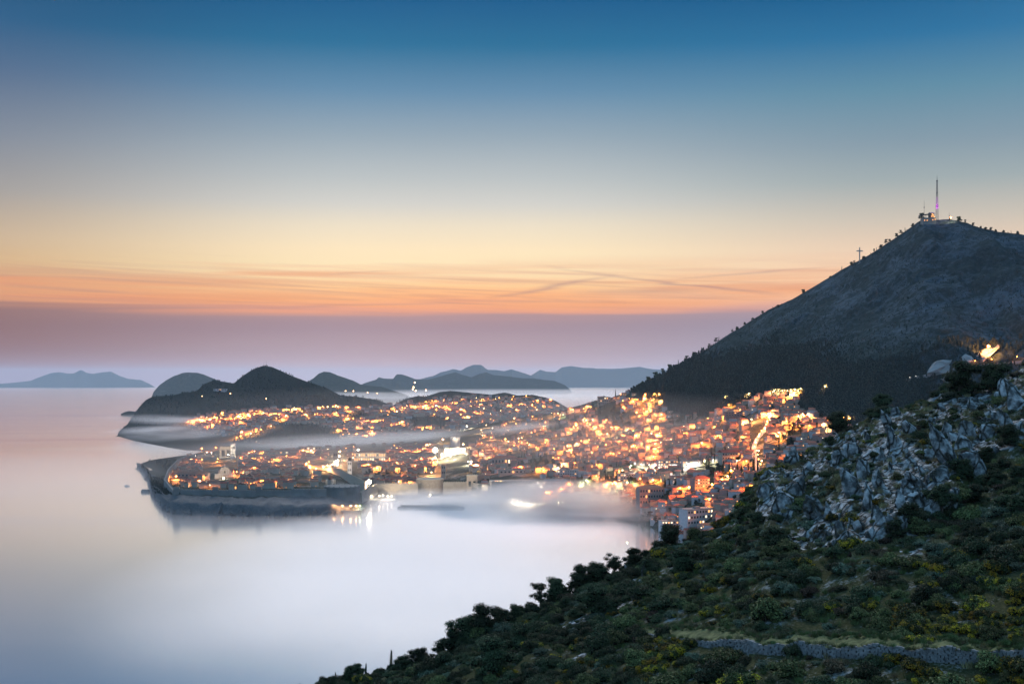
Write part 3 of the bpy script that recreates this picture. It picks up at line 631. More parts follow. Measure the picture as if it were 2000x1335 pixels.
# the rest of the maquis: instances of the same crowns, one object
def scatter(name, pts, scl, rot, idx, meshes, mk_objs, label=None):
    me = bpy.data.meshes.new(name); n = len(pts)
    me.vertices.add(n); me.vertices.foreach_set('co', np.asarray(pts, np.float32).ravel())
    for nm, ty, arr in (('scl', 'FLOAT_VECTOR', scl), ('rt', 'FLOAT_VECTOR', rot), ('pk', 'INT', idx)):
        at = me.attributes.new(nm, ty, 'POINT'); at.data.foreach_set('vector' if ty == 'FLOAT_VECTOR' else 'value', np.asarray(arr, np.float32 if ty != 'INT' else np.int32).ravel())
    o = bpy.data.objects.new(name, me); C.objects.link(o); tag(o, kind='stuff')
    ng = bpy.data.node_groups.new(name, 'GeometryNodeTree'); ng.interface.new_socket('Geometry', in_out='INPUT', socket_type='NodeSocketGeometry'); ng.interface.new_socket('Geometry', in_out='OUTPUT', socket_type='NodeSocketGeometry')
    gi = ng.nodes.new('NodeGroupInput'); go = ng.nodes.new('NodeGroupOutput'); jn = ng.nodes.new('GeometryNodeJoinGeometry')
    def attr(nm, ty):
        a = ng.nodes.new('GeometryNodeInputNamedAttribute'); a.data_type = ty; a.inputs[0].default_value = nm; return a.outputs['Attribute']
    for i, ob in enumerate(mk_objs):
        oi = ng.nodes.new('GeometryNodeObjectInfo'); oi.inputs['Object'].default_value = ob; oi.inputs['As Instance'].default_value = True; oi.transform_space = 'ORIGINAL'
        iop = ng.nodes.new('GeometryNodeInstanceOnPoints'); cp = ng.nodes.new('FunctionNodeCompare'); cp.data_type = 'INT'; cp.operation = 'EQUAL'
        ng.links.new(attr('pk', 'INT'), cp.inputs[2]); cp.inputs[3].default_value = i
        ng.links.new(gi.outputs[0], iop.inputs['Points']); ng.links.new(cp.outputs[0], iop.inputs['Selection']); ng.links.new(oi.outputs['Geometry'], iop.inputs['Instance'])
        ng.links.new(attr('rt', 'FLOAT_VECTOR'), iop.inputs['Rotation']); ng.links.new(attr('scl', 'FLOAT_VECTOR'), iop.inputs['Scale'])
        ng.links.new(iop.outputs[0], jn.inputs[0])
    ng.links.new(jn.outputs[0], go.inputs[0])
    md = o.modifiers.new('scatter', 'NODES'); md.node_group = ng
    return o
crowns = [PROTO_SH.get(k) or None for k in range(9)]
objs = []
for k in range(9):
    e = PROTO_SH.get(k)
    if e is None: e = PROTO_SH[sorted(PROTO_SH)[k % len(PROTO_SH)]]
    objs.append([c for c in e.children if c.name.startswith('crown')][0])
pts = [tuple(np.array(c[0]) - np.array([0, 0, .15])) for c in rest]
scatter('undergrowth', pts, [(c[1], c[1], c[1] * rn.uniform(.8, 1.15)) for c in rest], [(rn.uniform(-.1, .1), rn.uniform(-.1, .1), rn.uniform(0, 6.28)) for c in rest], [int(c[2]) for c in rest], None, objs)
# grass tufts on the rocks, terrace and gaps
def tuft_mesh(seed, n=70, h=.5):
    r_ = np.random.RandomState(seed); V = []; Fc = []
    for i in range(n):
        a = r_.uniform(0, 6.28); q = r_.uniform(0, .35); x, y = q*math.cos(a), q*math.sin(a); L = h * r_.uniform(.5, 1.1); dx, dy = r_.normal(0, .18, 2); w = .022
        b = len(V); V += [(x-w, y, 0), (x+w, y, 0), (x+dx+w*.3, y+dy, L)]; Fc.append((b, b+1, b+2))
    return V, Fc
M['grass'] = leaf_mat('grass_blades', (.05, .07, .02), (.11, .14, .05))
M['drygrass'] = leaf_mat('dry_grass', (.12, .10, .05), (.24, .20, .11))
tfo = []
for i, mk in enumerate(['grass', 'drygrass']):
    V, Fc = tuft_mesh(5 + i); o = mesh_obj('grass_tuft', V, Fc, M[mk]); tfo.append(o)
    h, nn = hit(T_FG, [1420, 1640][i], [1236, 960][i]); o.location = h; o.scale = (1.5,)*3; tag(o, ['green grass tuft at the back of the terrace', 'dry straw coloured grass tuft in the crags'][i], 'grass tuft')
gp = []; gi_ = []
pick = rn.choice(ids, 9000, p=prob)
for q in pick:
    s, t = rn.rand(2); p = A[q] * (1-s) * (1-t) + B[q] * s * (1-t) + Cc[q] * s * t + Dd[q] * (1-s) * t
    u, v = PX(p); rk = inpoly(np.array([[u, v]]), ROCKZ)[0]
    if in_path(u, v): continue
    gp.append(p); gi_.append(1 if (rk or rn.rand() < .3) else 0)
scatter('grass', gp, [(rn.uniform(.9, 1.9),)*3 for _ in gp], [(0, 0, rn.uniform(0, 6.28)) for _ in gp], gi_, None, tfo)

# ---- trees on the rim
def tree_meshes(kind, seed):
    rs_ = random.Random(seed); b = MB()
    if kind == 'cypress':
        L = [((0, 0, z), (.62 * (1 - (z / 7.2)) ** .6 + .12,) * 2 + (.9,)) for z in np.arange(.8, 6.6, .6)]
        b.tube((0, 0, -.6), (0, 0, 3.5), .14, 7, 0, .06); cm = crown_mesh('cypress_crown', L, 2600, .075, [M['leaf_dark'], M['core']], seed, .6, up=.8)
    elif kind == 'oak':
        L = []; b.tube((0, 0, -.6), (.1, 0, 1.4), .22, 7, 0, .16)
        for i in range(26):
            a = rs_.uniform(0, 6.28); q = rs_.uniform(.1, 1.75); z = rs_.uniform(.7, 3.5) * (1 - .05 * q * q); s = rs_.uniform(.6, 1.0)
            L.append(((q*math.cos(a), q*math.sin(a), z), (s, s, s*.75)))
            b.tube((.1, 0, 1.2), (q*.8*math.cos(a), q*.8*math.sin(a), z - .1), .07, 5, 0, .02)
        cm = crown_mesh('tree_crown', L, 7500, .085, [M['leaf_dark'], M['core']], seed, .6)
    else:  # pine
        L = []; b.tube((0, 0, -.6), (.2, .1, 3.6), .2, 7, 0, .1)
        for i in range(22):
            a = rs_.uniform(0, 6.28); q = rs_.uniform(.1, 1.7); z = rs_.uniform(1.7, 4.7) - .3 * q; s = rs_.uniform(.5, .85)
            L.append(((q*math.cos(a), q*math.sin(a), z), (s, s, s*.7)))
            b.tube((.15, .05, rs_.uniform(1.8, 3.2)), (q*.8*math.cos(a), q*.8*math.sin(a), z), .06, 5, 0, .02)
        cm = crown_mesh('pine_crown', L, 4200, .08, [M['leaf_dark'], M['core']], seed, .5)
    tm = bpy.data.meshes.new(kind + '_trunk'); tm.from_pydata(b.v, [], b.f); tm.update(); tm.materials.append(M['bark'])
    return cm, tm
TR = {k: [tree_meshes(k, 60 + i) for i in range(n)] for k, n in (('cypress', 2), ('oak', 3), ('pine', 3))}
def tree(kind, nm, loc, s, label, group=None, i=0, sz=None):
    cm, tm = TR[kind][i % len(TR[kind])]
    e = put(nm, [('crown', cm), ('trunk', tm)], loc, s, rs.uniform(0, 6.28), (rs.uniform(-.05, .05), rs.uniform(-.05, .05)), sz)
    return tag(e, label, 'tree', group)
def at_top(u, vtop, h_px, tree_, kind, nm, label, group=None, i=0, base=None, hu=None, dback=0):
    """stand a tree on the ground below (u, vtop); its top reaches vtop."""
    for dv in range(0, 160, 2):
        hh, _ = hit(tree_, u, vtop + dv)
        if hh is not None: break
    if hh is None: return
    hpx = max(h_px, dv); hm_ = hpx * hh.y / F
    if base: 
        hh2, _ = hit(tree_, u, vtop + h_px)
        if hh2 is not None: hh = hh2; hm_ = h_px * hh.y / F
    H0 = {'cypress': 7.2, 'oak': 4.3, 'pine': 5.0}[kind]
    return tree(kind, nm, hh - Vector((0, 0, .3)), hm_ / H0, label, group, i)
at_top(763, 1262, 48, T_FG, 'cypress', 'cypress', 'tallest narrow cypress rising over the low rim of the slope', i=0)
at_top(866, 1238, 40, T_FG, 'cypress', 'cypress', 'small cypress beside the dark round tree on the rim', i=1)
at_top(714, 1289, 36, T_FG, 'cypress', 'cypress', 'short pointed cypress seaward of the tallest cypress', i=0)
at_top(656, 1314, 30, T_FG, 'cypress', 'cypress', 'tiny cypress tip near the lowest end of the rim', i=1)
at_top(585, 1328, 30, T_FG, 'cypress', 'cypress', 'lowest cypress tip, standing alone at the foot of the slope', i=0)
RIM = [(1301,1016,62,'oak','dark round tree standing alone against the mist at the rim bend'),(1722,781,40,'oak','dark flat domed tree on the rocky skyline under the mountain'),(1875,772,78,'oak','broad black tree on the skyline above the pointed crags'),(1938,765,70,'oak','black tree joined to the broad one above the crags'),(1640,838,56,'oak','dark bush-like tree on the skyline beside the town lights'),
 (1235,1068,44,'oak','dark tree next to the round tree, at the top of the sea rim'),(1200,1074,50,'pine','ragged pine between two dark trees on the sea rim'),(1163,1083,52,'oak','wide dark tree on the upper sea rim'),(1130,1093,52,'oak','dark tree at the start of the upper sea rim'),(1090,1124,54,'oak','dense tree half way along the sea rim'),(1055,1136,56,'pine','uneven pine half way along the sea rim'),
 (1160,1128,70,'oak','big grey green tree inside the rim, below the wide dark tree'),(1010,1172,40,'oak','low tree on the lower sea rim'),(975,1172,44,'oak','leaning dark tree on the lower sea rim'),(935,1168,66,'oak','tall dense tree at the bulge of the lower rim'),(905,1190,62,'oak','dark tree stepping down from the bulge of the rim'),(885,1238,62,'oak','black round tree at the foot of the bulge'),
 (960,1232,88,'oak','large grey green tree inside the bulge of the rim'),(820,1270,44,'oak','low dark tree between cypress and round tree'),(790,1280,40,'oak','low tree right behind the tallest cypress'),(700,1302,40,'oak','dark spreading tree above the second cypress'),(680,1306,34,'oak','dark spreading tree at the low end of the rim'),(630,1322,34,'oak','last rounded tree before the rim ends'),
 (1330,1062,60,'oak','dark bush-like tree on the slope inside the lone tree'),(1010,1205,60,'oak','dark tree in the hollow behind the low rim tree'),(1510,1012,60,'oak','dark tree at the foot of the grey cliff'),(1480,990,44,'oak','small dark tree at the corner of the grey cliff')]
for i, (u, vt, h_, kd, lab) in enumerate(RIM):
    at_top(u, vt, h_, T_FG, kd, {'oak': 'evergreen_oak', 'pine': 'pine_tree'}[kd], lab, i=i, base=(i in (11, 17, 23, 24, 25, 26)))
ru = random.Random(8); uu = 640
while uu < 1262:
    uu += ru.uniform(9, 19); sv_ = float(interp(sil, uu)); hp = ru.uniform(16, 34) * (1 if uu > 860 else .7)
    z = 'lowest' if uu < 880 else ('lower' if uu < 1020 else ('middle' if uu < 1140 else 'upper'))
    kd = ru.choice(['oak', 'oak', 'oak', 'pine'])
    at_top(uu, sv_ - hp * .8, hp, T_FG, kd, 'evergreen_oak' if kd == 'oak' else 'pine_tree', f"{'small' if hp < 22 else 'middling'} dark {'rounded' if kd == 'oak' else 'ragged'} tree filling the {z} sea rim", 'fill trees of the sea rim ' + z + kd + ('s' if hp < 22 else 'm'), int(uu))
for i, (u, v) in enumerate([(1880,930),(1930,900),(1975,870),(1990,940),(1840,985),(1905,985),(1960,1000),(1780,1020),(1750,1045),(1990,1010),(1945,945)]):
    h_, _ = hit(T_FG, u, v); tree('oak', 'evergreen_oak', h_ - Vector((0, 0, .6)), random.uniform(.8, 1.25), f"black green tree in the thicket {['under the pointed crags','beside the steepest crag','at the top of the thicket','in the heart of the thicket'][i % 4]}", 'trees of the dark thicket', i, )

# ---- boulders and crags
def rock_mesh(seed, pts=14, lv=3):
    r_ = np.random.RandomState(seed)
    import bmesh
    bm = bmesh.new(); bmesh.ops.create_icosphere(bm, subdivisions=4, radius=1.0)
    co_ = np.array([v.co[:] for v in bm.verts]); nrm = r_.normal(size=(pts, 3)); nrm /= np.linalg.norm(nrm, axis=1)[:, None]; dd = r_.uniform(.5, .9, pts)
    k = np.min(np.where((co_ @ nrm.T) > .05, dd[None] / np.maximum(co_ @ nrm.T, .05), 9), 1); k = np.minimum(k, 1.25)
    co_ = co_ * k[:, None]; co_ += co_ * (.17 * fbm(co_ * 2.2 + seed, 5, seed, True) + .03 * fbm(co_ * 9 + seed, 3, seed))[:, None]
    co_ *= np.array([r_.uniform(.7, 1.0), r_.uniform(.6, .9), r_.uniform(.9, 1.4)])
    for v, c in zip(bm.verts, co_): v.co = c
    me = bpy.data.meshes.new('boulder'); bm.to_mesh(me); bm.free(); me.materials.append(M['rock']); return me
RM = [rock_mesh(400 + i) for i in range(9)]
spots = []
CR = [(1860,900,60),(1835,930,50),(1880,870,44),(1900,900,50),(1920,930,46),(1850,850,34),(1885,845,34),(1868,858,30),(1690,935,44),(1670,960,38),(1720,950,44),(1775,960,48),(1800,985,50),(1760,985,44),(1700,990,42),(1655,935,36),(1790,945,40),(1820,895,40),(1600,1000,46),(1560,960,60),(1530,985,60),(1500,960,56),(1580,930,50),(1620,1010,40),(1640,1040,36),(1680,1035,34),(1615,1055,26),(1745,1030,34),(1700,1045,28),(1780,910,36),(1670,880,38),(1700,860,34),(1745,870,34),(1640,900,44),(1780,845,30),(1820,830,30),(1740,835,28),(1550,905,40),(1500,930,40),(1940,850,40),(1970,830,44),(1990,790,40),(1960,770,34),(1900,800,28)]
def rlab(u, v):
    for x, y, t in ((1885,860,'at the tip of the pointed crag'),(1870,920,'in the body of the pointed crag'),(1700,945,'in the middle crag below the domed tree'),(1790,970,'in the crag above the broom'),(1540,960,'in the grey cliff over the town'),(1640,1035,'in the rubble under the grey cliff'),(1690,860,'on the rocky shoulder below the domed tree'),(1970,800,'on the high skyline beside the black trees')):
        if abs(u - x) < 62 and abs(v - y) < 48: return t
    return 'scattered over the rocky slope'
for i, (u, v, hp) in enumerate(CR): spots.append((u, v, hp, 1.0))
r2_ = random.Random(5)
while len(spots) < 235:
    u = r2_.uniform(1462, 2040); v = r2_.uniform(720, 1075)
    if inpoly(np.array([[u, v]]), ROCKZ)[0]: spots.append((u, v, r2_.choice([7, 9, 12, 15, 19, 26]), .8))
for _ in range(26):
    u = r2_.uniform(1180, 1900); v = r2_.uniform(1060, 1230); spots.append((u, v, r2_.uniform(9, 17), .8))
for u, v in [(1262,1125),(1250,1140),(1240,1118),(1610,1060),(1290,1075),(1225,1120)]: spots.append((u, v, 22, 1))
for i, (u, v, hp, a) in enumerate(spots):
    h_, nn_ = hit(T_FG, u, v)
    if h_ is None or h_.y > 320 or in_path(u, v): continue
    if i >= len(CR) and inpoly(np.array([[u, v]]), ROCKZ)[0] and rocky(h_) < -.02: continue
    s = hp * h_.y / F * (.55 if i < len(CR) else .42)
    o = bpy.data.objects.new('boulder', RM[i % 9]); C.objects.link(o); o.location = h_ - Vector((0, 0, s * .1))
    o.scale = (s * r2_.uniform(.6, 1.1), s * r2_.uniform(.6, 1.0), s * r2_.uniform(.9, 1.7)); o.rotation_euler = (r2_.uniform(-.2, .3), r2_.uniform(-.55, .05), r2_.uniform(-.5, .5))
    w = rlab(u, v); szw = 'large' if hp > 40 else ('middling' if hp > 20 else 'small')
    tag(o, f"{szw} pale grey limestone boulder {w}", 'boulder', 'boulders ' + w + ', ' + szw)

# ---- terrace and dry stone wall
def terrace():
    top = []; n = 120
    for i in range(n + 1):
        u = 1228 + (2090 - 1228) * i / n; c = float(interp(PATHC, u)); wv = 22 * min(1, (u - 1215) / 150) * (1 if u < 1900 else max(.45, 1 - (u - 1900) / 200))
        pf, _ = hit(T_FG, u, c + 3); pb, _ = hit(T_FG, u, c - wv)
        top.append((pf, pb, u))
    V = []; Fc = []
    K = 6
    zz = [top[i][0].z for i in range(n + 1)]
    for _ in range(14): zz = [zz[0]] + [(zz[i-1] + zz[i]*2 + zz[i+1]) / 4 for i in range(1, n)] + [zz[n]]
    top = [(Vector((a.x, a.y, zz[i])), Vector((b_.x, b_.y, max(b_.z, zz[i]))), u) for i, (a, b_, u) in enumerate(top)]
    for pf, pb, u in top:
        hgt = .2 + (.95 + .22 * math.sin(u * .045) + .15 * math.sin(u * .13)) * min(1, max(0, (u - 1290) / 170))
        z = pf.z + hgt + .25
        e = Vector((pf.x, pf.y, z))
        for k in range(K + 1):
            t = k / K; p = e.lerp(Vector((pb.x, pb.y, max(pb.z, z) + .05)), t); p.z += .10 * math.sin(u * .31 + k * 2.1) * (k > 0) + (.12 if k == K else 0)
            V.append(tuple(p))
    for i in range(n):
        for k in range(K):
            a = i * (K + 1) + k; Fc.append((a, a + K + 1, a + K + 2, a + 1))
    o = mesh_obj('path', V, Fc, M['turf'], smooth=True); o['kind'] = 'structure'
    r3 = random.Random(2); tp = []
    for _ in range(900):
        i = r3.randrange(n + 1); k = r3.choice([0, 6, 6, 6, 5]); p = V[i * (K + 1) + k]; tp.append((p[0] + r3.uniform(-.8, .8), p[1] + r3.uniform(-.12, .25), p[2] - .05))
    scatter('path_grass', tp, [(r3.uniform(.4, 1.2),) * 3 for _ in tp], [(0, 0, r3.uniform(0, 6.28)) for _ in tp], [0 if r3.random() < .75 else 1 for _ in tp], None, tfo)
    # wall of stones along the outer edge
    b = MB(); r_ = random.Random(9)
    P0 = [V[i * (K + 1)] for i in range(n + 1)]
    L = 0; seg = []
    for i in range(n): seg.append((Vector(P0[i]), Vector(P0[i + 1])))
    for i, (p, q) in enumerate(seg):
        u = top[i][2]; hgt = .2 + (.95 + .22 * math.sin(u * .045) + .15 * math.sin(u * .13)) * min(1, max(0, (u - 1290) / 170))
        base = top[i][0].z - 1.0; bk = Vector((p.x, p.y, 0)); mid_ = (p + q) / 2; b.box(-(q-p).length/2 - .02, (q-p).length/2 + .02, .02, .3, base - mid_.z, -.10, 0, ((mid_.x, mid_.y, mid_.z), math.atan2((q-p).y, (q-p).x), 1)); d = q - p; ln = d.length; nst = max(1, int(ln / .55)); rz_ = math.atan2(d.y, d.x)
        z = p.z + .06; row = 0
        while z > base:
            hh = r_.uniform(.2, .3); row += 1
            for k in range(nst):
                t = (k + r_.uniform(.1, .6) + .3 * (row % 2)) / nst; c = p.lerp(q, t)
                w = ln / nst * r_.uniform(.42, .56); x0 = r_.uniform(.16, .3)
                vs = [(sx_ * w * r_.uniform(.75, 1.05), sy_ * x0, sz_ * hh * .5 * r_.uniform(.75, 1.05)) for sz_ in (-1, 1) for sy_ in (-1, 1) for sx_ in (-1, 1)]
                b.add(vs, [(0,1,3,2),(4,6,7,5),(0,4,5,1),(1,5,7,3),(3,7,6,2),(2,6,4,0)], 0, ((c.x, c.y - .05, z - hh * .5), rz_ + r_.uniform(-.12, .12), 1))
            z -= hh * .92
    w = b.build('dry_stone_wall', M['rubble']); tag(w, 'low dry stone retaining wall holding up the grassy terrace path', 'stone wall')
M['turf'] = noise_mat('turf', [(0, (.05, .065, .025)), (.42, (.08, .10, .04)), (.58, (.15, .17, .07)), (1, (.24, .23, .14))], .9, .95, bump=.08, bscale=12)
M['rubble'] = noise_mat('rubble_stone', [(0, (.06, .065, .065)), (.45, (.20, .21, .21)), (1, (.42, .43, .42))], 1.1, .9, bump=.08, bscale=8)
terrace()

# ================================================================== town
LMK = [(1480,885,'the bright street'),(1530,772,'the lit road under the mountain'),(1265,790,'the lamps at the foot of the ridge'),(1160,840,'the yellow stair street'),(1290,905,'the white lit coast road'),(895,880,'the floodlit keep'),(1275,962,'the long hotel by the fog'),(1370,1000,'the pale hotel block'),(990,935,'the low fort by the harbour'),(1060,905,'the black pines'),(1180,935,'the cypress park'),(1400,910,'the row of cypresses'),(1180,770,'the saddle'),(1420,800,'the forest edge'),(1600,830,'the last houses'),(720,895,'the long arcade'),(683,910,'the white bell tower'),(438,925,'the pale church front'),(450,885,'the floodlit sea fort'),(590,940,'the arcaded hall'),(540,935,'the small white house front'),(765,905,'the dark quarter'),(840,925,'the harbour gate'),(380,900,'the cliff corner'),(610,905,'the glowing trees'),(500,810,'the wide harbour basin'),(620,800,'the long row of street lights'),(720,830,'the far arcade'),(850,790,'the white beacon lamp'),(960,790,'the back suburb'),(400,820,'the misty coast')]
used_lab = {}
def where(u, v):
    b = min(LMK, key=lambda l: (l[0]-u)**2 + (2.2*(l[1]-v))**2); du = u - b[0]; dv = v - b[1]
    far = math.hypot(du, 2.2*dv)
    a = 'right beside' if far < 25 else ('close to' if far < 60 else 'some way from')
    s_ = ('uphill and ' if dv < -12 else ('seaward and ' if dv > 12 else '')) + a
    return s_ + ' ' + b[2]
def LAB(o, base, u, v, cat, grp):
    l = f"{base} {where(u, v)}"; w = l.split()
    if len(w) > 16: l = ' '.join(w[:16])
    n = used_lab.get(l, 0); used_lab[l] = n + 1
    return tag(o, l, cat, f"{grp} {where(u, v)}, {base}")
def mk(name, b, mats):
    me = bpy.data.meshes.new(name); me.from_pydata(b.v, [], b.f); me.update()
    for m in mats: me.materials.append(m)
    me.polygons.foreach_set('material_index', b.m); return me
# house kinds: (wall mesh, roof mesh, window places, look)
def house_kind(w, d, h, roofk, rh, wallm, roofm, ell=False):
    b = MB(); b.box(-w/2, w/2, -d/2, d/2, -6, h)
    r = MB(); o = .5
    if roofk == 'hip': r.hip(-w/2-o, w/2+o, -d/2-o, d/2+o, h+.02, rh, d/2)
    elif roofk == 'gable':
        r.gable(-w/2-o, w/2+o, -d/2-o, d/2+o, h+.02, rh); b.add([(-w/2, -d/2, h), (-w/2, d/2, h), (-w/2, 0, h+rh*.9), (w/2, -d/2, h), (w/2, d/2, h), (w/2, 0, h+rh*.9)], [(0, 2, 1), (3, 4, 5)])
    else:
        r.box(-w/2-.2, w/2+.2, -d/2-.2, d/2+.2, h+.01, h+.4); r.box(-w/6, w/8, -d/5, d/5, h+.4, h+2.4)
    if ell: b.box(0, w/2-.3, -d/2-4, -d/2, -6, h*.62); r.hip(-.5, w/2+.2, -d/2-4.6, -d/2+.1, h*.62+.03, 1.4, 2)
    if roofk != 'flat': r.box(w*.18, w*.18+.8, -.4, .4, h+rh*.4, h+rh+.9)
    return mk('house_wall', b, [wallm]), mk('house_roof', r, [roofm])
def win_mesh(lit):
    b = MB(); b.box(-.62, .62, -.05, .02, 0, 1.5, 0); b.box(-.5, .5, -.09, -.05, .1, 1.4, 1)
    b.box(-1.2, -.64, -.09, -.02, 0, 1.5, 2); b.box(.64, 1.2, -.09, -.02, 0, 1.5, 2)
    return mk('window', b, [M['frame'], M['win_lit'] if lit else M['glass'], M['shutter']])
M['shutter'] = mat('green_shutter', (.05, .10, .07), .6)[0]
WM = [win_mesh(False), win_mesh(True)]
DIM = [(12, 9, 6.4, 'hip', 2.4), (14, 9, 8.2, 'gable', 2.8), (10, 9, 9.2, 'hip', 2.2), (16, 10, 6.2, 'gable', 2.9), (11, 10, 7.4, 'hip', 2.3), (13, 10, 9, 'flat', 0)]
HK = []
for i, dm in enumerate(DIM):
    for j, (wk, rk, nmw) in enumerate([('cream', 'roof', 'cream'), ('white', 'roof', 'white'), ('pink', 'roof2', 'rose')]):
        wm_, rm_ = house_kind(*dm, M[wk], M['flat'] if dm[3] == 'flat' else M[rk], ell=(i in (1, 4)))
        HK.append((wm_, rm_, dm, f"{['small', 'gabled', 'narrow tall', 'long gabled', 'square', 'boxy'][i]} {nmw} house with {'flat grey roof' if dm[3]=='flat' else ('red hipped roof' if dm[3]=='hip' else 'red gabled roof')}"))
def add_windows(e, dm, r_, plit=.15, sides=True, only_lit=False):
    w, d, h = dm[:3]; fl = int(h // 2.9); n = max(2, int(w / 3.4))
    for f in range(fl):
        for k in range(n):
            lit = r_.random() < plit
            if only_lit and not lit: continue
            if r_.random() < .12: continue
            o = bpy.data.objects.new('window', WM[lit]); C.objects.link(o); o.parent = e; o.location = (-w/2 + (k + .5) * w / n, -d/2 - .003, .9 + f * 2.9)
    if sides:
        for sx_ in (-1, 1):
            for f in range(fl):
                lit = r_.random() < plit
                o = bpy.data.objects.new('window', WM[lit]); C.objects.link(o); o.parent = e; o.rotation_euler = (0, 0, sx_ * R(90)); o.location = (sx_ * (w/2 + .003), r_.uniform(-.2, .2) * d, .9 + f * 2.9)
hr = random.Random(21)
def face_cam(p, j): return math.atan2(p.x, p.y) * -1 * .6 + hr.uniform(-j, j)
CITY = [(930,905),(925,860),(960,838),(1000,824),(1060,808),(1120,794),(1160,776),(1190,768),(1222,766),(1250,775),(1290,782),(1300,800),(1345,812),(1385,815),(1410,800),(1450,788),(1480,774),(1565,770),(1560,795),(1600,812),(1625,830),(1700,835),(1700,1000),(1400,1100),(1300,1040),(1262,1003),(1235,985),(1150,975),(1070,968),(1000,955),(945,955)]
OLDT = [(345,950),(335,930),(350,905),(372,888),(430,886),(500,884),(600,878),(700,872),(800,868),(900,866),(935,870),(930,930),(900,948),(800,950),(700,950),(560,954),(450,956)]
PARKS = [(1060,905,26,12),(1215,937,42,9),(1145,948,34,9),(1390,915,26,12),(1010,892,20,9),(1185,800,34,14),(1215,822,34,14),(1130,845,20,8),(1395,885,12,8),(1330,825,25,8),(1530,868,18,16),(1555,845,18,14),(1570,905,20,12),(1090,835,24,8),(760,930,46,9),(1420,935,18,10),(1240,915,30,6)]
def park(u, v): return any(((u-a)/c)**2 + ((v-b)/d)**2 < 1 for a, b, c, d in PARKS)
KEEP = [(395,897,470,950),(620,925,712,1000),(575,928,612,950),(522,926,552,946),(665,890,700,945),(690,872,756,904),(812,925,935,955),(852,845,920,935),(955,925,1060,962),(420,862,470,902),(1464,815,1500,925),(1245,945,1300,985),(1335,985,1400,1030),(1350,935,1400,960),(640,880,668,920),(595,900,648,926)]
def kept(u, v): return any(a < u < c and b < v < d for a, b, c, d in KEEP)
def sow(poly, tree_, du, dv, jit, seed):
    r_ = random.Random(seed); out = []; pa = np.array(poly); v = pa[:, 1].min()
    while v < pa[:, 1].max():
        u = pa[:, 0].min() + r_.uniform(0, du)
        while u < pa[:, 0].max():
            uu = u + r_.uniform(-jit, jit) * du; vv = v + r_.uniform(-jit, jit) * dv
            k = (vv - 760) / 200
            if inpoly(np.array([[uu, vv]]), poly)[0]: 
                h_, n_ = hit(tree_, uu, vv)
                if h_ is not None and h_.z > 1: out.append((uu, vv, h_))
            u += du * r_.uniform(.8, 1.25)
        v += dv
    return out
slots = [t for t in sow(CITY, T_LAND, 14.5, 8.2, .45, 3) if not park(t[0], t[1]) and not kept(t[0], t[1])]
old = [t for t in sow(OLDT, T_LAND, 9.5, 4.4, .4, 4) if not park(t[0], t[1]) and not kept(t[0], t[1])]
print('slots', len(slots), len(old))
slots.sort(key=lambda t: t[2].y)
far_b = MB()
FM = [M['cream'], M['white'], M['pink'], M['roof'], M['roof2'], M['flat'], M['win_lit'], M['win_white'], M['wallstone']]
def merged_house(h_, s, rz, wm, rm, r_, plit=.15, old_=False):
    w = r_.uniform(9, 15) * s; d = r_.uniform(8, 10) * s; ht = r_.uniform(5.5, 9.5) * s; T = ((h_.x, h_.y, h_.z), rz, 1)
    far_b.box(-w/2, w/2, -d/2, d/2, -6, ht, wm, T)
    if r_.random() < .85: far_b.hip(-w/2-.4, w/2+.4, -d/2-.4, d/2+.4, ht+.01, 2.3*s, (d/2 if r_.random() < .5 else 0), rm, T)
    else: far_b.box(-w/2-.2, w/2+.2, -d/2-.2, d/2+.2, ht, ht+.5, 5, T)
    for k in range(3):
        if r_.random() < plit:
            x = r_.uniform(-.4, .4) * w; z = r_.uniform(.2, .7) * ht; a = r_.uniform(.5, .9); far_b.box(x-a, x+a, -d/2-.06, -d/2-.002, z, z+1.4, 6 if r_.random() < .7 else 7, T)
HOUSES = []
# the 280 nearest are houses of their own
for i, (u, v, p) in enumerate(slots):
    if i < 285 and u < 1660 and not (u > 1440 and v > 985):
        wm_, rm_, dm, look = hr.choice(HK); e = empty('house', p + Vector((0, 0, .2)), face_cam(p, .6)); s = hr.uniform(.85, 1.1); e.scale = (s, s, s)
        for nm, m_ in (('wall', wm_), ('roof', rm_)):
            o = bpy.data.objects.new(nm, m_); C.objects.link(o); o.parent = e
        if i < 110: add_windows(e, dm, hr)
        else: add_windows(e, dm, hr, .16, False, True)
        LAB(e, look, u, v, 'house', 'houses'); HOUSES.append((u, v, p))
    else:
        merged_house(p, hr.uniform(.9, 1.15), face_cam(p, .6), hr.choice([0, 0, 1, 2]), hr.choice([3, 3, 4]), hr)
        HOUSES.append((u, v, p))
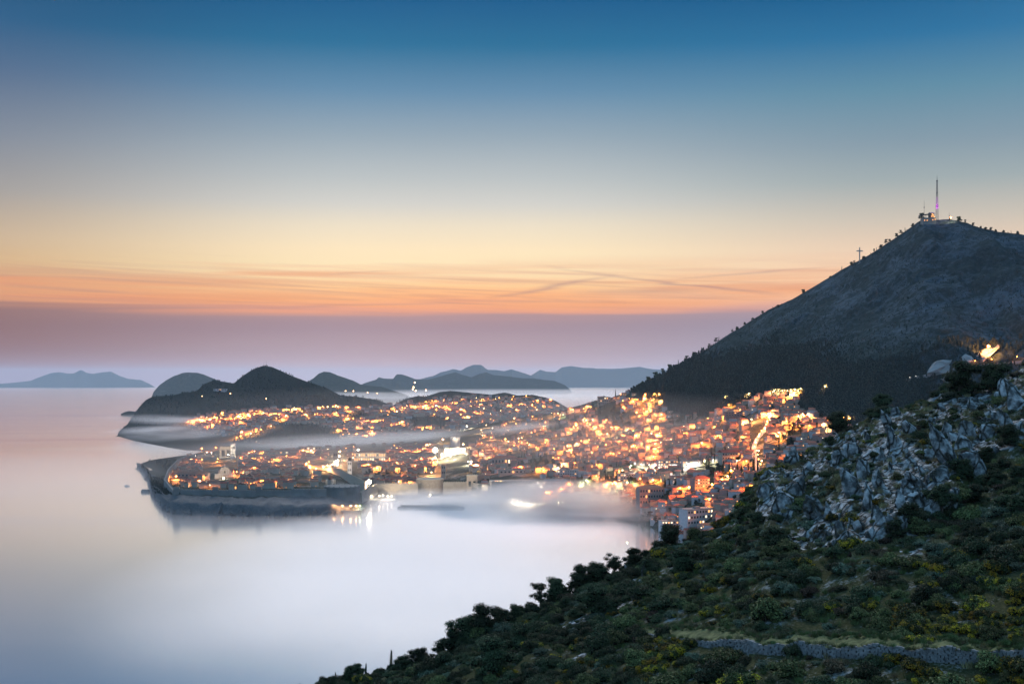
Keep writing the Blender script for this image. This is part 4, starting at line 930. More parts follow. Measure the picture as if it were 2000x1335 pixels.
# old town: tight stone houses
old.sort(key=lambda t: t[2].y)
OB = []
for i, (w, d, h, k) in enumerate([(11, 9, 9, 'gable'), (14, 9, 10, 'gable'), (9, 9, 11, 'hip'), (17, 10, 9.5, 'gable')]):
    OB.append((*house_kind(w, d, h, k, 2.9, M['stone'], M['roof2'] if i % 2 else M['roof']), (w, d, h), ['gabled', 'broad gabled', 'slim', 'long'][i]))
for i, (u, v, p) in enumerate(old):
    if i < 260:
        wm_, rm_, dm, lk = hr.choice(OB); e = empty('townhouse', p, face_cam(p, .2) + (R(90) if hr.random() < .35 else 0)); s = hr.uniform(.85, 1.15); e.scale = (s, s, s)
        for nm, m_ in (('wall', wm_), ('roof', rm_)):
            o = bpy.data.objects.new(nm, m_); C.objects.link(o); o.parent = e
        add_windows(e, dm, hr, .07, False, True)
        LAB(e, f"{lk} stone townhouse with old tiled roof", u, v, 'townhouse', 'townhouses')
    else: merged_house(p, hr.uniform(.85, 1.1), face_cam(p, .25), hr.choice([0, 8, 0, 2]), hr.choice([3, 4, 4]), hr, .12)
# back suburbs
SUB1 = [(362,828),(380,812),(450,806),(520,796),(640,794),(700,798),(760,792),(800,784),(850,780),(900,790),(930,800),(940,860),(900,868),(700,868),(690,850),(600,828),(520,842),(480,850),(440,852),(380,842)]
SUB2 = [(780,798),(860,775),(960,774),(1060,780),(1120,798),(1060,820),(930,830),(800,812)]
DARK = [(580,850,85,22),(510,868,50,14),(840,825,40,12),(830,785,22,8),(700,812,22,6)]
def dark(u, v): return any(((u-a)/c)**2 + ((v-b)/d)**2 < 1 for a, b, c, d in DARK)
back = [t for t in sow(SUB1, T_BACK, 8.5, 4.2, .45, 5) + sow(SUB2, T_BACK, 8, 3.6, .45, 6) if not dark(t[0], t[1])]
print('back', len(back))
for u, v, p in back: 
    if hr.random() < .85: merged_house(p, hr.uniform(1.1, 1.7), hr.uniform(-.5, .5), hr.choice([0, 0, 1, 2]), hr.choice([3, 4]), hr, .30)
fo = far_b.build('distant_houses', FM); tag(fo, 'mass of small distant houses with tiled roofs spread behind the nearer ones', 'houses', kind='stuff')

# ---- bigger blocks
def block(name, u, v, D, wpx, hpx, depth, label, cat, wm='cream', roof='flat', floors=4, cols=8, rz=None, plit=.3, roofm='flat', base=None, arc=False):
    p = W(u, v, D) if D else hit(T_LAND, u, v)[0]
    if p is None: return
    D = p.y; w = wpx * D / F; h = hpx * D / F; e = empty(name, p, face_cam(p, 0) if rz is None else rz)
    b = MB(); b.box(-w/2, w/2, 0, depth, -8, h); wl_ = b.build('wall', M[wm], e)
    r = MB()
    if roof == 'flat': r.box(-w/2-.5, w/2+.5, -.5, depth+.5, h+.01, h+.7); r.box(-w*.1, w*.1, depth*.3, depth*.6, h+.7, h+3)
    else: r.hip(-w/2-.8, w/2+.8, -.8, depth+.8, h+.01, min(4.5, depth*.3), depth/2 if roof == 'hip' else 0)
    r.build('roof', M[roofm], e)
    fh = h / floors; cwm = w / cols
    wb = [mk('window', (lambda q: (q.box(-cwm*.30, cwm*.30, -.2, 0, 0, fh*.55, 0), q.box(-cwm*.26, cwm*.26, -.26, -.2, fh*.05, fh*.5, 1), q)[-1])(MB()), [M['frame'], M[g]]) for g in ('glass', 'win_lit', 'win_white')]
    for f in range(floors):
        for c in range(cols):
            g = 0 if hr.random() > plit else (1 if hr.random() < .6 else 2)
            o = bpy.data.objects.new('window', wb[g]); C.objects.link(o); o.parent = e; o.location = (-w/2 + (c + .5) * cwm, -.003, f * fh + fh * .25)
    return tag(e, label, cat)
block('hotel', 1273, 985, None, 50, 32, 18, 'long rose hotel block with dark roof standing in the edge of the fog', 'hotel', 'pink', 'hip', 3, 9, .25, .05, 'roof2')
block('hotel', 1368, 1024, 1680, 62, 30, 20, 'pale flat roofed hotel block with lit balconies beside the near slope', 'hotel', 'white', 'flat', 3, 9, .5, .45)
block('hotel', 1312, 1035, None, 40, 18, 16, 'low glass fronted hotel building at the water edge', 'hotel', 'white', 'flat', 3, 7, .2, .5)
block('apartment_building', 1372, 958, None, 34, 24, 14, 'tall rose apartment block lit orange above the pale hotel', 'apartment block', 'pink', 'hip', 4, 6, .4, .2, 'roof')
block('apartment_building', 1428, 905, None, 40, 22, 14, 'broad gabled apartment block beside the bright street', 'apartment block', 'cream', 'gable', 3, 7, .35, .3, 'roof')
block('apartment_building', 1305, 915, None, 40, 16, 12, 'white lit row building on the coast road', 'apartment block', 'white', 'flat', 3, 8, .1, .8)
block('apartment_building', 1350, 915, None, 34, 15, 12, 'cream lit building on the coast road, uphill of the long hotel', 'apartment block', 'white', 'flat', 3, 7, .1, .8)
block('apartment_building', 1225, 940, None, 36, 15, 12, 'bluish grey apartment block beyond the cypress park', 'apartment block', 'white', 'flat', 3, 7, 0, .2)
block('apartment_building', 1110, 932, None, 42, 14, 14, 'wide white block behind the fog, beside the dark pines', 'apartment block', 'white', 'flat', 3, 9, 0, .15)
block('apartment_building', 1085, 958, None, 40, 18, 14, 'grey block at the top edge of the harbour fog', 'apartment block', 'white', 'gable', 2, 8, 0, .15)
block('apartment_building', 1455, 812, None, 80, 8, 10, 'long terrace building below the forest edge', 'apartment block', 'pink', 'flat', 2, 14, .2, .3)
block('apartment_building', 1180, 790, None, 24, 15, 12, 'lit cream block on the saddle below the ridge', 'apartment block', 'cream', 'flat', 3, 6, 0, .4)
block('apartment_building', 1506, 795, None, 20, 18, 12, 'orange lit tall house just below the mountain road', 'apartment block', 'pink', 'gable', 3, 4, .3, .2, 'roof')
block('palace', 722, 901, 2760, 62, 17, 16, 'long floodlit stone hall with a row of arches beyond the bell tower', 'palace', 'stone', 'hip', 2, 14, 0, .75, 'roof2')
block('palace', 560, 895, 2950, 50, 14, 14, 'orange lit palace block seaward of the mist band', 'palace', 'stone', 'hip', 3, 9, 0, .35, 'roof2')
block('palace', 605, 885, 2980, 44, 13, 14, 'golden lit palace beside the glowing trees', 'palace', 'stone', 'flat', 2, 8, 0, .5)
block('palace', 591, 951, 2330, 28, 11, 12, 'small arcaded hall with warm lit front behind the sea wall', 'hall', 'stone', 'hip', 1, 7, 0, .5, 'roof2')
block('palace', 622, 918, 2640, 46, 9, 10, 'low bright yellow facade in front of the glowing trees', 'hall', 'cream', 'flat', 1, 9, 0, .8)
block('townhouse', 537, 941, 2350, 17, 10, 9, 'small house with brilliantly white lit front behind the sea wall', 'townhouse', 'white', 'gable', 1, 3, 0, .6, 'roof2')
block('townhouse', 465, 957, 2180, 34, 10, 10, 'long warm lit house front directly over the sea wall', 'townhouse', 'cream', 'gable', 1, 7, .05, .2, 'roof2')
block('convent', 376, 940, 2420, 60, 16, 18, 'plain convent wall lit orange, between sea wall and church front', 'convent', 'pink', 'hip', 2, 8, -.05, .05, 'roof2')
block('hall', 985, 908, None, 50, 14, 16, 'long building with crimson lit wall behind the low fort', 'hall', 'pink', 'hip', 1, 8, 0, .3, 'roof')
block('hall', 1010, 925, None, 70, 8, 10, 'warm lit retaining terrace hall leading to the low fort', 'hall', 'stone', 'flat', 1, 9, .2, .4)
block('school', 555, 829, 4650, 42, 5, 14, 'white lit shed roofed hall on the far harbour basin', 'hall', 'white', 'flat', 1, 8, 0, .9)
block('school', 682, 856, 3900, 38, 7, 14, 'far arcaded block with bright ground floor above the mist band', 'hall', 'white', 'flat', 2, 10, 0, .6)
block('school', 682, 835, 4300, 24, 6, 14, 'far pale lit block uphill of the arcaded block', 'hall', 'white', 'flat', 2, 6, 0, .7)
block('house', 430, 762, 5550, 26, 3, 10, 'lone white house high on the wooded peninsula', 'house', 'white', 'flat', 1, 5, 0, .2)

# ---- ramparts
def wall_run(pts, th, zt, zb, name, label, cat='city wall', m='wallstone', merlon=True, batter=2.0):
    b = MB()
    for (x0, y0), (x1, y1) in zip(pts[:-1], pts[1:]):
        d = Vector((x1-x0, y1-y0, 0)); L = d.length; d.normalize(); n = Vector((d.y, -d.x, 0)); mid = Vector(((x0+x1)/2, (y0+y1)/2, 0)); rz = math.atan2(d.y, d.x)
        hl = L/2 + th*.25
        b.add([(-hl,-th/2-batter,zb),(hl,-th/2-batter,zb),(hl,th/2,zb),(-hl,th/2,zb),(-hl,-th/2,zt),(hl,-th/2,zt),(hl,th/2,zt),(-hl,th/2,zt)],
              [(0,3,2,1),(4,5,6,7),(0,1,5,4),(1,2,6,5),(2,3,7,6),(3,0,4,7)], 0, ((mid.x, mid.y, 0), rz, 1))
        b.box(-hl, hl, -th/2-.35, -th/2+.05, zt-1.6, zt-1.0, 0, ((mid.x, mid.y, 0), rz, 1))
        if merlon:
            k = int(L / 4.5)
            for i in range(k):
                x = -L/2 + (i + .5) * L / k; b.box(x-1.1, x+1.1, -th/2-.1, -th/2+.9, zt+.01, zt+1.7, 0, ((mid.x, mid.y, 0), rz, 1))
    o = b.build(name, M[m]); return tag(o, label, cat)
def XY(u, D): return ((u-1000)/F*D, D)
wall_run([XY(340,2075), XY(420,2062), XY(505,2058), XY(572,2056), XY(606,2060)], 5, 33, 9, 'city_wall', 'tall grey sea wall running along the cliff of the old town')
wall_run([XY(340,2075), XY(322,2300), XY(330,2560), XY(348,2850), XY(372,3080)], 4, 31, 8, 'city_wall', 'rampart climbing along the cliff corner away from the sea wall')
wall_run([XY(572,2050), XY(606,2046), XY(636,2050)], 6, 36, 4, 'city_wall', 'stepped bastion section joining sea wall and harbour fort')
wall_run([XY(704,2100), XY(735,2260), XY(815,2270)], 4, 26, 2, 'city_wall', 'low harbour wall between the harbour fort and the round bastion', m='stone')
wall_run([XY(866,2280), XY(912,2290), XY(955,2200)], 4, 27, 2, 'city_wall', 'harbour wall between round bastion and low fort', m='stone')
wall_run([XY(600,2630), XY(640,2600), XY(668,2500), XY(695,2330), XY(715,2220)], 3, 33, 10, 'city_wall', 'long curved lit wall running down to the bright floodlight', m='cream')
def round_tower(name, u, D, wpx, vtop, zb, label, cat='tower', m='stone', taper=.9, n=28, crown_=True, sub=None):
    x, y = XY(u, D); r = wpx * D / F / 2; zt = H - (vtop - HV) / F * D; e = empty(name, (x, y, zb))
    b = MB(); h = zt - zb; b.cyl(0, 0, -4, h * .9, r, r * taper, n); b.build('wall', M[m], e)
    c = MB(); c.cyl(0, 0, h*.9 + .02, h * .94, r * taper + .5, r * taper + .9, n); c.cyl(0, 0, h*.94 + .01, h, r * taper + .8, r * taper + .8, n)
    if crown_:
        for i in range(n // 2):
            a = 2*math.pi*i/(n//2); rr = r*taper + .3; c.box(-.8, .8, -.5, .5, h + .02, h + 1.6, 0, ((rr*math.cos(a), rr*math.sin(a), 0), a + math.pi/2, 1))
    c.build('parapet', M[m], e); return tag(e, label, cat)
def sq_tower(name, u, D, wpx, vtop, zb, label, m='stone', dome=True, cat='tower', depth=None, cap='dome', roofm='darkmetal'):
    x, y = XY(u, D); w = wpx * D / F; d = depth or w; zt = H - (vtop - HV) / F * D; h = zt - zb; e = empty(name, (x, y, zb), face_cam(Vector((x, y, 0)), 0))
    b = MB(); b.box(-w/2, w/2, 0, d, -4, h); b.build('wall', M[m], e)
    t = MB(); t.box(-w/2-.5, w/2+.5, -.5, d+.5, h+.01, h+.9)
    if cap == 'dome':
        t.cyl(0, d/2, h+.9, h+w*.35, w*.36, w*.36, 8); t.dome(0, d/2, h+w*.35, w*.42, w*.5, 12, 4); t.cyl(0, d/2, h+w*.85, h+w*1.15, .3, .1, 6); t.build('cupola', M[roofm], e)
    elif cap == 'merlon':
        for i in range(5):
            for yy in (-.3, d-.7): t.box(-w/2 + (i+.2)*w/5, -w/2 + (i+.8)*w/5, yy, yy+1, h+.9, h+2.6)
        t.build('parapet', M[m], e)
    else: t.hip(-w/2-.6, w/2+.6, -.6, d+.6, h+.95, w*.3, w/2); t.build('roof', M['roof2'], e)
    wn_ = mk('opening', (lambda q: (q.box(-w*.12, w*.12, -.15, 0, 0, w*.5, 0), q)[-1])(MB()), [M['glass']])
    for z_ in ((h*.82, h*.5) if m != 'wallstone' else ()):
        for dx in (-.2, .2):
            if z_ + w*.5 < h: o = bpy.data.objects.new('opening', wn_); C.objects.link(o); o.parent = e; o.location = (dx*w, -.003, z_)
    return tag(e, label, cat)
round_tower('harbour_fort', 668, 2085, 72, 948, 2, 'massive curved harbour fort rising behind the lamp lit quay', 'fort', 'wallstone', .97, 40)
round_tower('bastion', 840, 2300, 52, 934, 3, 'low round cream bastion at the inner harbour', 'bastion', 'cream', 1.0, 32, False)
sq_tower('square_tower', 922, 2260, 21, 929, 1, 'squat square cream tower on the harbour beside the dark trees', 'cream', cap='merlon', cat='tower')
sq_tower('bell_tower', 683, 2460, 8, 900, 14, 'tall white floodlit bell tower with dark cupola over the curved wall', 'white', cat='bell tower')
sq_tower('bell_tower', 866, 2420, 9, 909, 16, 'slender cream bell tower in front of the floodlit keep', 'cream', cap='hip', cat='bell tower')
sq_tower('bell_tower', 650, 2290, 3.5, 934, 20, 'little bell turret on the harbour fort side of the old town', 'white', cat='bell tower')
sq_tower('gate_tower', 655, 2700, 9, 884, 18, 'glowing gate tower at the bend of the lit wall', 'cream', cap='merlon', cat='tower')
sq_tower('sea_fort', 441, 2920, 24, 873, 12, 'block shaped sea fort lit pale yellow above the old roofs', 'cream', cap='merlon', cat='fort', depth=22)
sq_tower('sea_fort', 455, 2900, 9, 868, 10, 'tall bright tower end of the sea fort', 'white', cap='merlon', cat='fort')
# the keep
sq_tower('keep', 890, 2860, 38, 884, 30, 'broad square lower body of the floodlit keep', 'cream', cap='merlon', cat='keep', depth=40)
round_tower('keep_tower', 889, 2830, 19, 853, 40, 'brilliant white round tower crowning the keep', 'tower', 'white', .97, 24)
sq_tower('wall_tower', 872, 2800, 12, 870, 30, 'white floodlit wall tower stepping down from the keep', 'white', cap='merlon')
sq_tower('wall_tower', 858, 2740, 14, 890, 26, 'lowest white wall tower below the keep', 'white', cap='merlon')
wall_run([XY(858,2730), XY(873,2770), XY(905,2790), XY(915,2740)], 5, 62, 25, 'city_wall', 'white floodlit rampart zigzagging up to the round keep tower', m='cream')
# low fort with sloping walls, and its bridge
x, y = XY(1005, 2190); e = empty('low_fort', (x, y, 2), .12)
b = MB(); w = 84; b.add([(-w/2-3,-3,-3),(w/2+3,-3,-3),(w/2+3,50,-3),(-w/2-3,50,-3),(-w/2,0,34),(w/2,0,34),(w/2,48,34),(-w/2,48,34)], [(0,3,2,1),(4,5,6,7),(0,1,5,4),(1,2,6,5),(2,3,7,6),(3,0,4,7)]); b.build('wall', M['stone'], e)
b = MB(); b.box(-w/2-.4, w/2+.4, -.5, .6, 34.02, 35.4); [b.box(-w/2+2+k*5.2, -w/2+5+k*5.2, -.4, .5, 35.42, 37) for k in range(16)]; b.build('parapet', M['stone'], e)
tag(e, 'low wide harbour fort with sloping stone walls above the fog', 'fort')
wall_run([XY(930,2330), XY(975,2380), XY(1035,2420)], 5, 37, 8, 'town_wall', 'warm lit wall curving from the square tower up behind the low fort', m='cream', merlon=False)
# baroque church front
x, y = XY(439, 2440); e = empty('church', (x, y, 12), face_cam(Vector((x, y, 0)), 0)); k = 2440 / F
def P2(pts, y0, y1, b, m=0):
    n = len(pts); b.add([(px_*k, y0, pz*k) for px_, pz in pts] + [(px_*k, y1, pz*k) for px_, pz in pts], [tuple(range(n)), tuple(range(2*n-1, n-1, -1))] + [(i, n+i, n+(i+1) % n, (i+1) % n) for i in range(n)], m)
b = MB(); P2([(-20,0),(20,0),(20,17),(13,18),(11,22),(9,26),(6,28.5),(2,30.5),(0,31.5),(-2,30.5),(-6,28.5),(-9,26),(-11,22),(-13,18),(-20,17)], 0, 4, b); b.build('facade', M['cream'], e)
b = MB(); P2([(-20.5,16.6),(20.5,16.6),(20.5,17.6),(-20.5,17.6)], -.9, -.01, b); P2([(-10,25),(10,25),(10,25.8),(-10,25.8)], -.7, -.01, b)
for px_ in (-17,-13,-8.5,-4.5,4.5,8.5,13,17): P2([(px_-.8,0),(px_+.8,0),(px_+.8,16.4),(px_-.8,16.4)], -.6, -.02, b)
for px_ in (-7,-3.5,3.5,7): P2([(px_-.6,17.8),(px_+.6,17.8),(px_+.6,24.8),(px_-.6,24.8)], -.6, -.02, b)
b.build('cornice', M['white'], e)
b = MB(); [P2([(px_-.5,zz),(px_+.5,zz),(px_,zz+3.4)], .5, 1.5, b) for px_, zz in ((-19,17),(19,17),(-12,21),(12,21),(-6,29),(6,29))]; P2([(-.25,31.4),(.25,31.4),(.25,35.5),(-.25,35.5)], 1, 1.5, b); P2([(-1,33.8),(1,33.8),(1,34.3),(-1,34.3)], 1.02, 1.4, b); b.build('finial', M['white'], e)
b = MB(); P2([(-2,2),(2,2),(2,9),(0,10.5),(-2,9)], -.3, -.03, b); b.build('door', M['glass'], e)
b = MB(); P2([(-1.2,19),(1.2,19),(1.2,22.5),(0,23.8),(-1.2,22.5)], -.3, -.03, b); b.build('window', M['glass'], e)
b = MB(); b.box(-14*k, 14*k, 4.02, 60, -4, 17*k); b.hip(-14.5*k, 14.5*k, 4.1, 61, 17.05*k, 8, 0); b.build('nave', M['roof2'], e)
tag(e, 'baroque church with pale yellow floodlit front, pediment and scrolls', 'church')
# small domed church
x, y = XY(645, 2300); e = empty('domed_church', (x, y, 18)); b = MB(); b.box(-9, 9, 0, 14, -3, 12); b.build('wall', M['stone'], e); b = MB(); b.cyl(0, 7, 12, 16, 5, 5, 12); b.dome(0, 7, 16, 5.2, 5, 14, 5); b.cyl(0, 7, 21, 24, .3, .1, 5); b.build('dome', M['roof2'], e); tag(e, 'small stone church with a dome and cross behind the harbour fort', 'church')
# breakwater, quay, pier
b = MB(); xa, ya = XY(778, 2085); xb, yb = XY(908, 2095); b.box(xa, xb, 2070, 2086, -4, 2.6); b.box(xa+4, xb-10, 2082, 2086, 2.61, 4.6); tag(b.build('breakwater', M['wallstone']), 'long low dark breakwater lying in the harbour mist', 'breakwater')
b = MB(); xa, _ = XY(640, 2010); xb, _ = XY(707, 2010); b.box(xa, xb, 1998, 2050, -4, 4.2); b.box(xa, xb, 1998, 1999.4, 4.21, 5.2); tag(b.build('quay', M['concrete']), 'lamp lit quay under the curved harbour fort', 'quay')
b = MB(); xa, _ = XY(712, 2190); xb, _ = XY(770, 2190); b.box(xa, xb, 2180, 2230, -4, 2.2); tag(b.build('quay', M['concrete']), 'inner harbour quay with small white lamps in the mist', 'quay')
pts = [(998,974),(1010,980),(1024,985),(1040,988),(1060,989),(1085,986),(1100,984)]
b = MB()
for (u0, v0), (u1, v1) in zip(pts[:-1], pts[1:]):
    p = W(u0, v0 + 8, 2020); q = W(u1, v1 + 8, 2020); d = (q - p); L = math.hypot(d.x, 1); rz = 0
    b.add([(p.x, 2020, -3), (q.x, 2020, -3), (q.x, 2034, -3), (p.x, 2034, -3), (p.x, 2020, p.z), (q.x, 2020, q.z), (q.x, 2034, q.z), (p.x, 2034, p.z)], [(0,3,2,1),(4,5,6,7),(0,1,5,4),(1,2,6,5),(2,3,7,6),(3,0,4,7)])
tag(b.build('promenade', M['concrete']), 'curving lit beach promenade shining through the fog', 'promenade')
# sea rocks
for i, (u, D, lb) in enumerate([(420,2058,'small square tower standing out of the long sea wall'),(505,2054,'plain wall tower half way along the sea wall'),(345,2068,'corner tower where the sea wall meets the cliff corner')]):
    sq_tower('wall_tower', u, D, 11, 953, 8, lb, m='wallstone', cap='merlon')
rr = random.Random(31); RMS = [m_.copy() for m_ in RM]
for m_ in RMS: m_.materials.clear(); m_.materials.append(M['shore'])
for i in range(64):
    u = rr.uniform(282, 712); vs_ = float(interp(S, u)) if u > 300 else rr.uniform(925, 965); D = 533600 / (vs_ - HV) + rr.uniform(-4, 16)
    o = bpy.data.objects.new('sea_rock', RMS[i % 9]); C.objects.link(o); s_ = rr.uniform(2.5, 8) * (1 if rr.random() < .8 else 1.7); o.location = W(u, HV + H * F / D, D) + Vector((0, 0, rr.uniform(-.5, 4))); o.scale = (s_ * 1.3, s_, s_ * rr.uniform(.5, 1.1)); o.rotation_euler = (rr.uniform(-.4, .4), rr.uniform(-.4, .4), rr.uniform(0, 6)); w_ = 'under the cliff corner' if u < 345 else ('under the long sea wall' if u < 600 else 'beside the harbour fort')
    tag(o, f"{'small' if s_ < 5 else 'large'} dark shore rock {w_}", 'rock', 'shore rocks ' + w_ + ('s' if s_ < 5 else 'l'))
b = mesh_obj('sea_rock', *(lambda m_: ([tuple(v.co) for v in m_.vertices], [tuple(p.vertices) for p in m_.polygons]))(RM[2]), M['wallstone']); b.location = W(272, 914.5, 2972) + Vector((0, 0, 0)); b.scale = (12, 9, 2.2); tag(b, 'flat dark rock just off the headland tip', 'rock')
for i, (u, v, sx_, lb) in enumerate([(287,960,11,'rounded rock at the foot of the headland cliff'),(312,982,8,'small jagged rock below the headland cliff'),(283,921,9,'dark boulder at the very tip of the headland')]):
    o = bpy.data.objects.new('sea_rock', RM[3 + i]); C.objects.link(o); D = 533600 / (v - HV); o.location = W(u, v, D); o.scale = (sx_, sx_ * .8, sx_ * .55); tag(o, lb, 'rock')
# sailing boat off the headland
p = W(248, 948.5, 533600 / (948.5 - HV)); e = empty('sailboat', p, .2)
b = MB(); b.add([(-5.5,-1.2,1.3),(-5.5,1.2,1.3),(3,1.5,1.3),(6.5,0,1.6),(3,-1.5,1.3),(-5,-.7,-.3),(-5,.7,-.3),(3,.8,-.3),(5.6,0,-.1),(3,-.8,-.3)], [(0,1,2,3,4),(5,9,8,7,6),(0,5,6,1),(1,6,7,2),(2,7,8,3),(3,8,9,4),(4,9,5,0)]); b.build('hull', M['white'], e)
b = MB(); b.box(-2.5, 1.5, -.8, .8, 1.31, 2.1); b.build('cabin', M['white'], e)
b = MB(); b.tube((.8,0,1.3), (.8,0,13.5), .16, 6, 0, .08); b.tube((.8,0,2.8), (-4.6,0,2.7), .12, 6); b.tube((.8,0,13.2), (6.3,0,1.7), .04, 4); b.build('mast', M['darkmetal'], e)
tag(e, 'tiny sailing boat with bare mast anchored off the headland', 'sailing boat')

# ================================================================== mountain top, roads, lamps
def TH(u, v): return hit(T_LAND2, u, v)[0]
T_LAND2 = T_LAND
pk, _ = hit(T_LAND, 1838, 440)
# mast
x, y = pk.x, pk.y + 25; zt = H - (342 - HV) / F * y; zb = H - (428 - HV) / F * y; h = zt - zb; e = empty('radio_mast', (x, y, zb)); k = y / F
def lattice(b, z0, z1, r0, r1, n):
    for i in range(n):
        a, c = i/n, (i+1)/n; za, zc = z0+(z1-z0)*a, z0+(z1-z0)*c; ra, rc = r0+(r1-r0)*a, r0+(r1-r0)*c
        A4 = [(ra*sx_, ra*sy_, za) for sx_, sy_ in ((-1,-1),(1,-1),(1,1),(-1,1))]; B4 = [(rc*sx_, rc*sy_, zc) for sx_, sy_ in ((-1,-1),(1,-1),(1,1),(-1,1))]
        for j in range(4):
            b.tube(A4[j], B4[j], .26, 4); b.tube(A4[j], B4[(j+1) % 4], .16, 4); b.tube(B4[j], B4[(j+1) % 4], .16, 4)
b = MB(); lattice(b, -6, h*.22, 2.6, 2.0, 5); b.build('base_tower', M['darkmetal'], e)
b = MB(); lattice(b, h*.22+.1, h*.5, 2.0, 1.5, 7); b.build('lower_tower', M['purple'], e)
b = MB(); lattice(b, h*.5+.1, h*.86, 1.5, .9, 9); b.build('upper_tower', M['darkmetal'], e)
b = MB(); b.cyl(0, 0, h*.86, h*.88, 1.9, 1.9, 12); b.cyl(0, 0, h*.28, h*.31, 2.9, 2.9, 12); b.build('platform', M['darkmetal'], e)
b = MB(); b.cyl(0, 0, h*.88+.05, h, .55, .2, 8); b.build('antenna', M['darkmetal'], e)
for z_, a in ((.30, 0), (.33, 2), (.37, 4), (.27, 1), (.6, 3)):
    b = MB(); b.cyl(0, 0, -.4, .5, 1.5, .5, 12); o = b.build('dish', M['purple'] if z_ < .5 else M['metal'], e); o.rotation_euler = (R(90), 0, a); o.location = (2.4*math.sin(a), -2.4*math.cos(a), h*z_)
tag(e, 'tall radio mast with violet lit lower part on the mountain top', 'radio mast')
ld = bpy.data.lights.new('mast_light', 'POINT'); ld.energy = 12000; ld.color = (.85, .15, 1.0); ld.shadow_soft_size = .5; lo = bpy.data.objects.new('mast_light', ld); C.objects.link(lo); lo.parent = e; lo.location = (-4, -9, h*.28)
for u, vt, vb_, lb in ((1805,392,415,'thin whip antenna over the summit fort'),(1854,414,425,'short post beside the summit floodlight'),(515,707,717,'thin aerial beside the mast of the wooded peak'),(520,704,716,'short lattice mast on the wooded peak')):
    D = pk.y + 10 if u > 1000 else 5800; p = W(u, vb_ + 6, D); b = MB(); hh_ = (vb_ + 6 - vt) * D / F; b.tube((0, 0, -3), (0, 0, hh_), .35 if u > 1000 else 1.1, 5, 0, .2); b.box(-.7, .7, -.5, .5, hh_*.5, hh_*.6); o = b.build('aerial', M['darkmetal']); o.location = p; tag(o, lb, 'aerial')
# summit fort
D = pk.y + 10; p = W(1816, 433, D); k = D / F; e = empty('summit_fort', p)
b = MB(); b.box(-13*k, 12*k, 0, 18, -14, 8*k); b.build('wall', M['wallstone'], e)
b = MB(); b.add([(-17*k,-2,13*k),(2*k,-2,15*k),(2*k,18,15*k),(-17*k,18,13*k),(-17*k,-2,13.8*k),(2*k,-2,16*k),(2*k,18,16*k),(-17*k,18,13.8*k)], [(0,3,2,1),(4,5,6,7),(0,1,5,4),(1,2,6,5),(2,3,7,6),(3,0,4,7)]); [b.tube((x_*k, 2, 8*k), (x_*k, 2, 14.2*k), .5, 5) for x_ in (-13, -7, 0)]; b.build('canopy', M['darkmetal'], e)
b = MB(); b.box(2.2*k, 10*k, 2, 18, 8.01*k, 17*k); b.gable(1.6*k, 10.5*k, 1, 19, 17.02*k, 2.5*k); b.build('upper_hall', M['wallstone'], e)
for i, (a, c) in enumerate([(-11,2),(-6,2),(3.5,10),(6.5,12),(8,9),(4.5,14),(5,3),(9.5,4)]):
    b = MB(); b.box(a*k, (a+1.8)*k, -.2, -.01 if a < 2 and c < 8 else 1.98, c*k, (c+1.6)*k); b.build('window', M['win_lit'], e)
tag(e, 'summit fort with lit windows and a slanting terrace canopy', 'fort')
# cross
p = W(1678, 513, 0) if False else None
hc, _ = hit(T_LAND, 1679, 514)
if hc is None: hc, _ = hit(T_LAND, 1680, 518)
D = hc.y; k = D / F; e = empty('summit_cross', hc); b = MB(); b.box(-.9*k, .9*k, -.9, .9, -4, 31*k); b.box(-6*k, 6*k, -.8, .8, 23*k, 25*k); b.build('cross', M['concrete'], e); b = MB(); b.box(-2*k, 2*k, -2.2, 2.2, -4, 2.4*k); b.build('plinth', M['wallstone'], e); tag(e, 'large stone cross standing on the ridge below the summit', 'cross')
# trees on the mountain ridge (individual) and forest
RT = [(1570,566,11),(1622,540,6),(1644,520,12),(1663,513,9),(1668,509,9),(1684,497,9),(1687,501,8),(1707,484,9),(1712,482,10),(1720,480,10),(1730,467,14),(1738,468,8),(1752,454,10),(1760,446,12),(1768,441,12),(1782,436,9),(1799,412,14),(1856,426,8),(1874,424,14),(1885,430,10),(1900,436,8),(1915,442,7),(1925,446,8),(1935,447,8),(1945,449,8),(1960,452,8),(1975,454,9),(1988,455,9),(1398,656,10),(1404,654,11),(1440,636,10),(1430,641,9),(1490,606,8),(1520,598,8),(1385,668,9),(1370,675,10),(1356,683,8),(1340,691,9),(1325,699,9),(1310,707,10),(1295,716,9),(1282,722,8),(1268,731,8),(1255,739,8),(1244,748,8),(1455,630,8),(1470,622,7)]
for i, (u, vt, hp) in enumerate(RT):
    kd = ['oak', 'pine', 'cypress'][i % 3] if hp > 8 else 'oak'
    w = 'near the cross' if 1640 < u < 1700 else ('just below the summit' if 1700 <= u < 1810 else ('beyond the summit fort' if u >= 1810 else ('alone on the bare spur' if 1480 < u < 1640 else 'on the wooded lower ridge')))
    at_top(u, vt + 2, hp * .8, T_LAND, kd, {'oak': 'ridge_tree', 'pine': 'pine_tree', 'cypress': 'cypress'}[kd], f"small dark {['rounded tree','spreading pine','pointed cypress'][i % 3] if hp > 8 else 'bushy tree'} on the skyline {w}", 'skyline trees ' + w + str(i % 3 if hp > 8 else 0), i)
def lowtree(name, seed, tall):
    L = [((0, 0, tall * z), (tall * (.30 - .2 * abs(z - .45)),) * 2 + (tall * .2,)) for z in (.25, .45, .65, .82)]
    V1, F1 = leaf_cloud(240, L, tall * .05, seed); V2, F2 = core(L, .85); return V1, F1, V2, F2
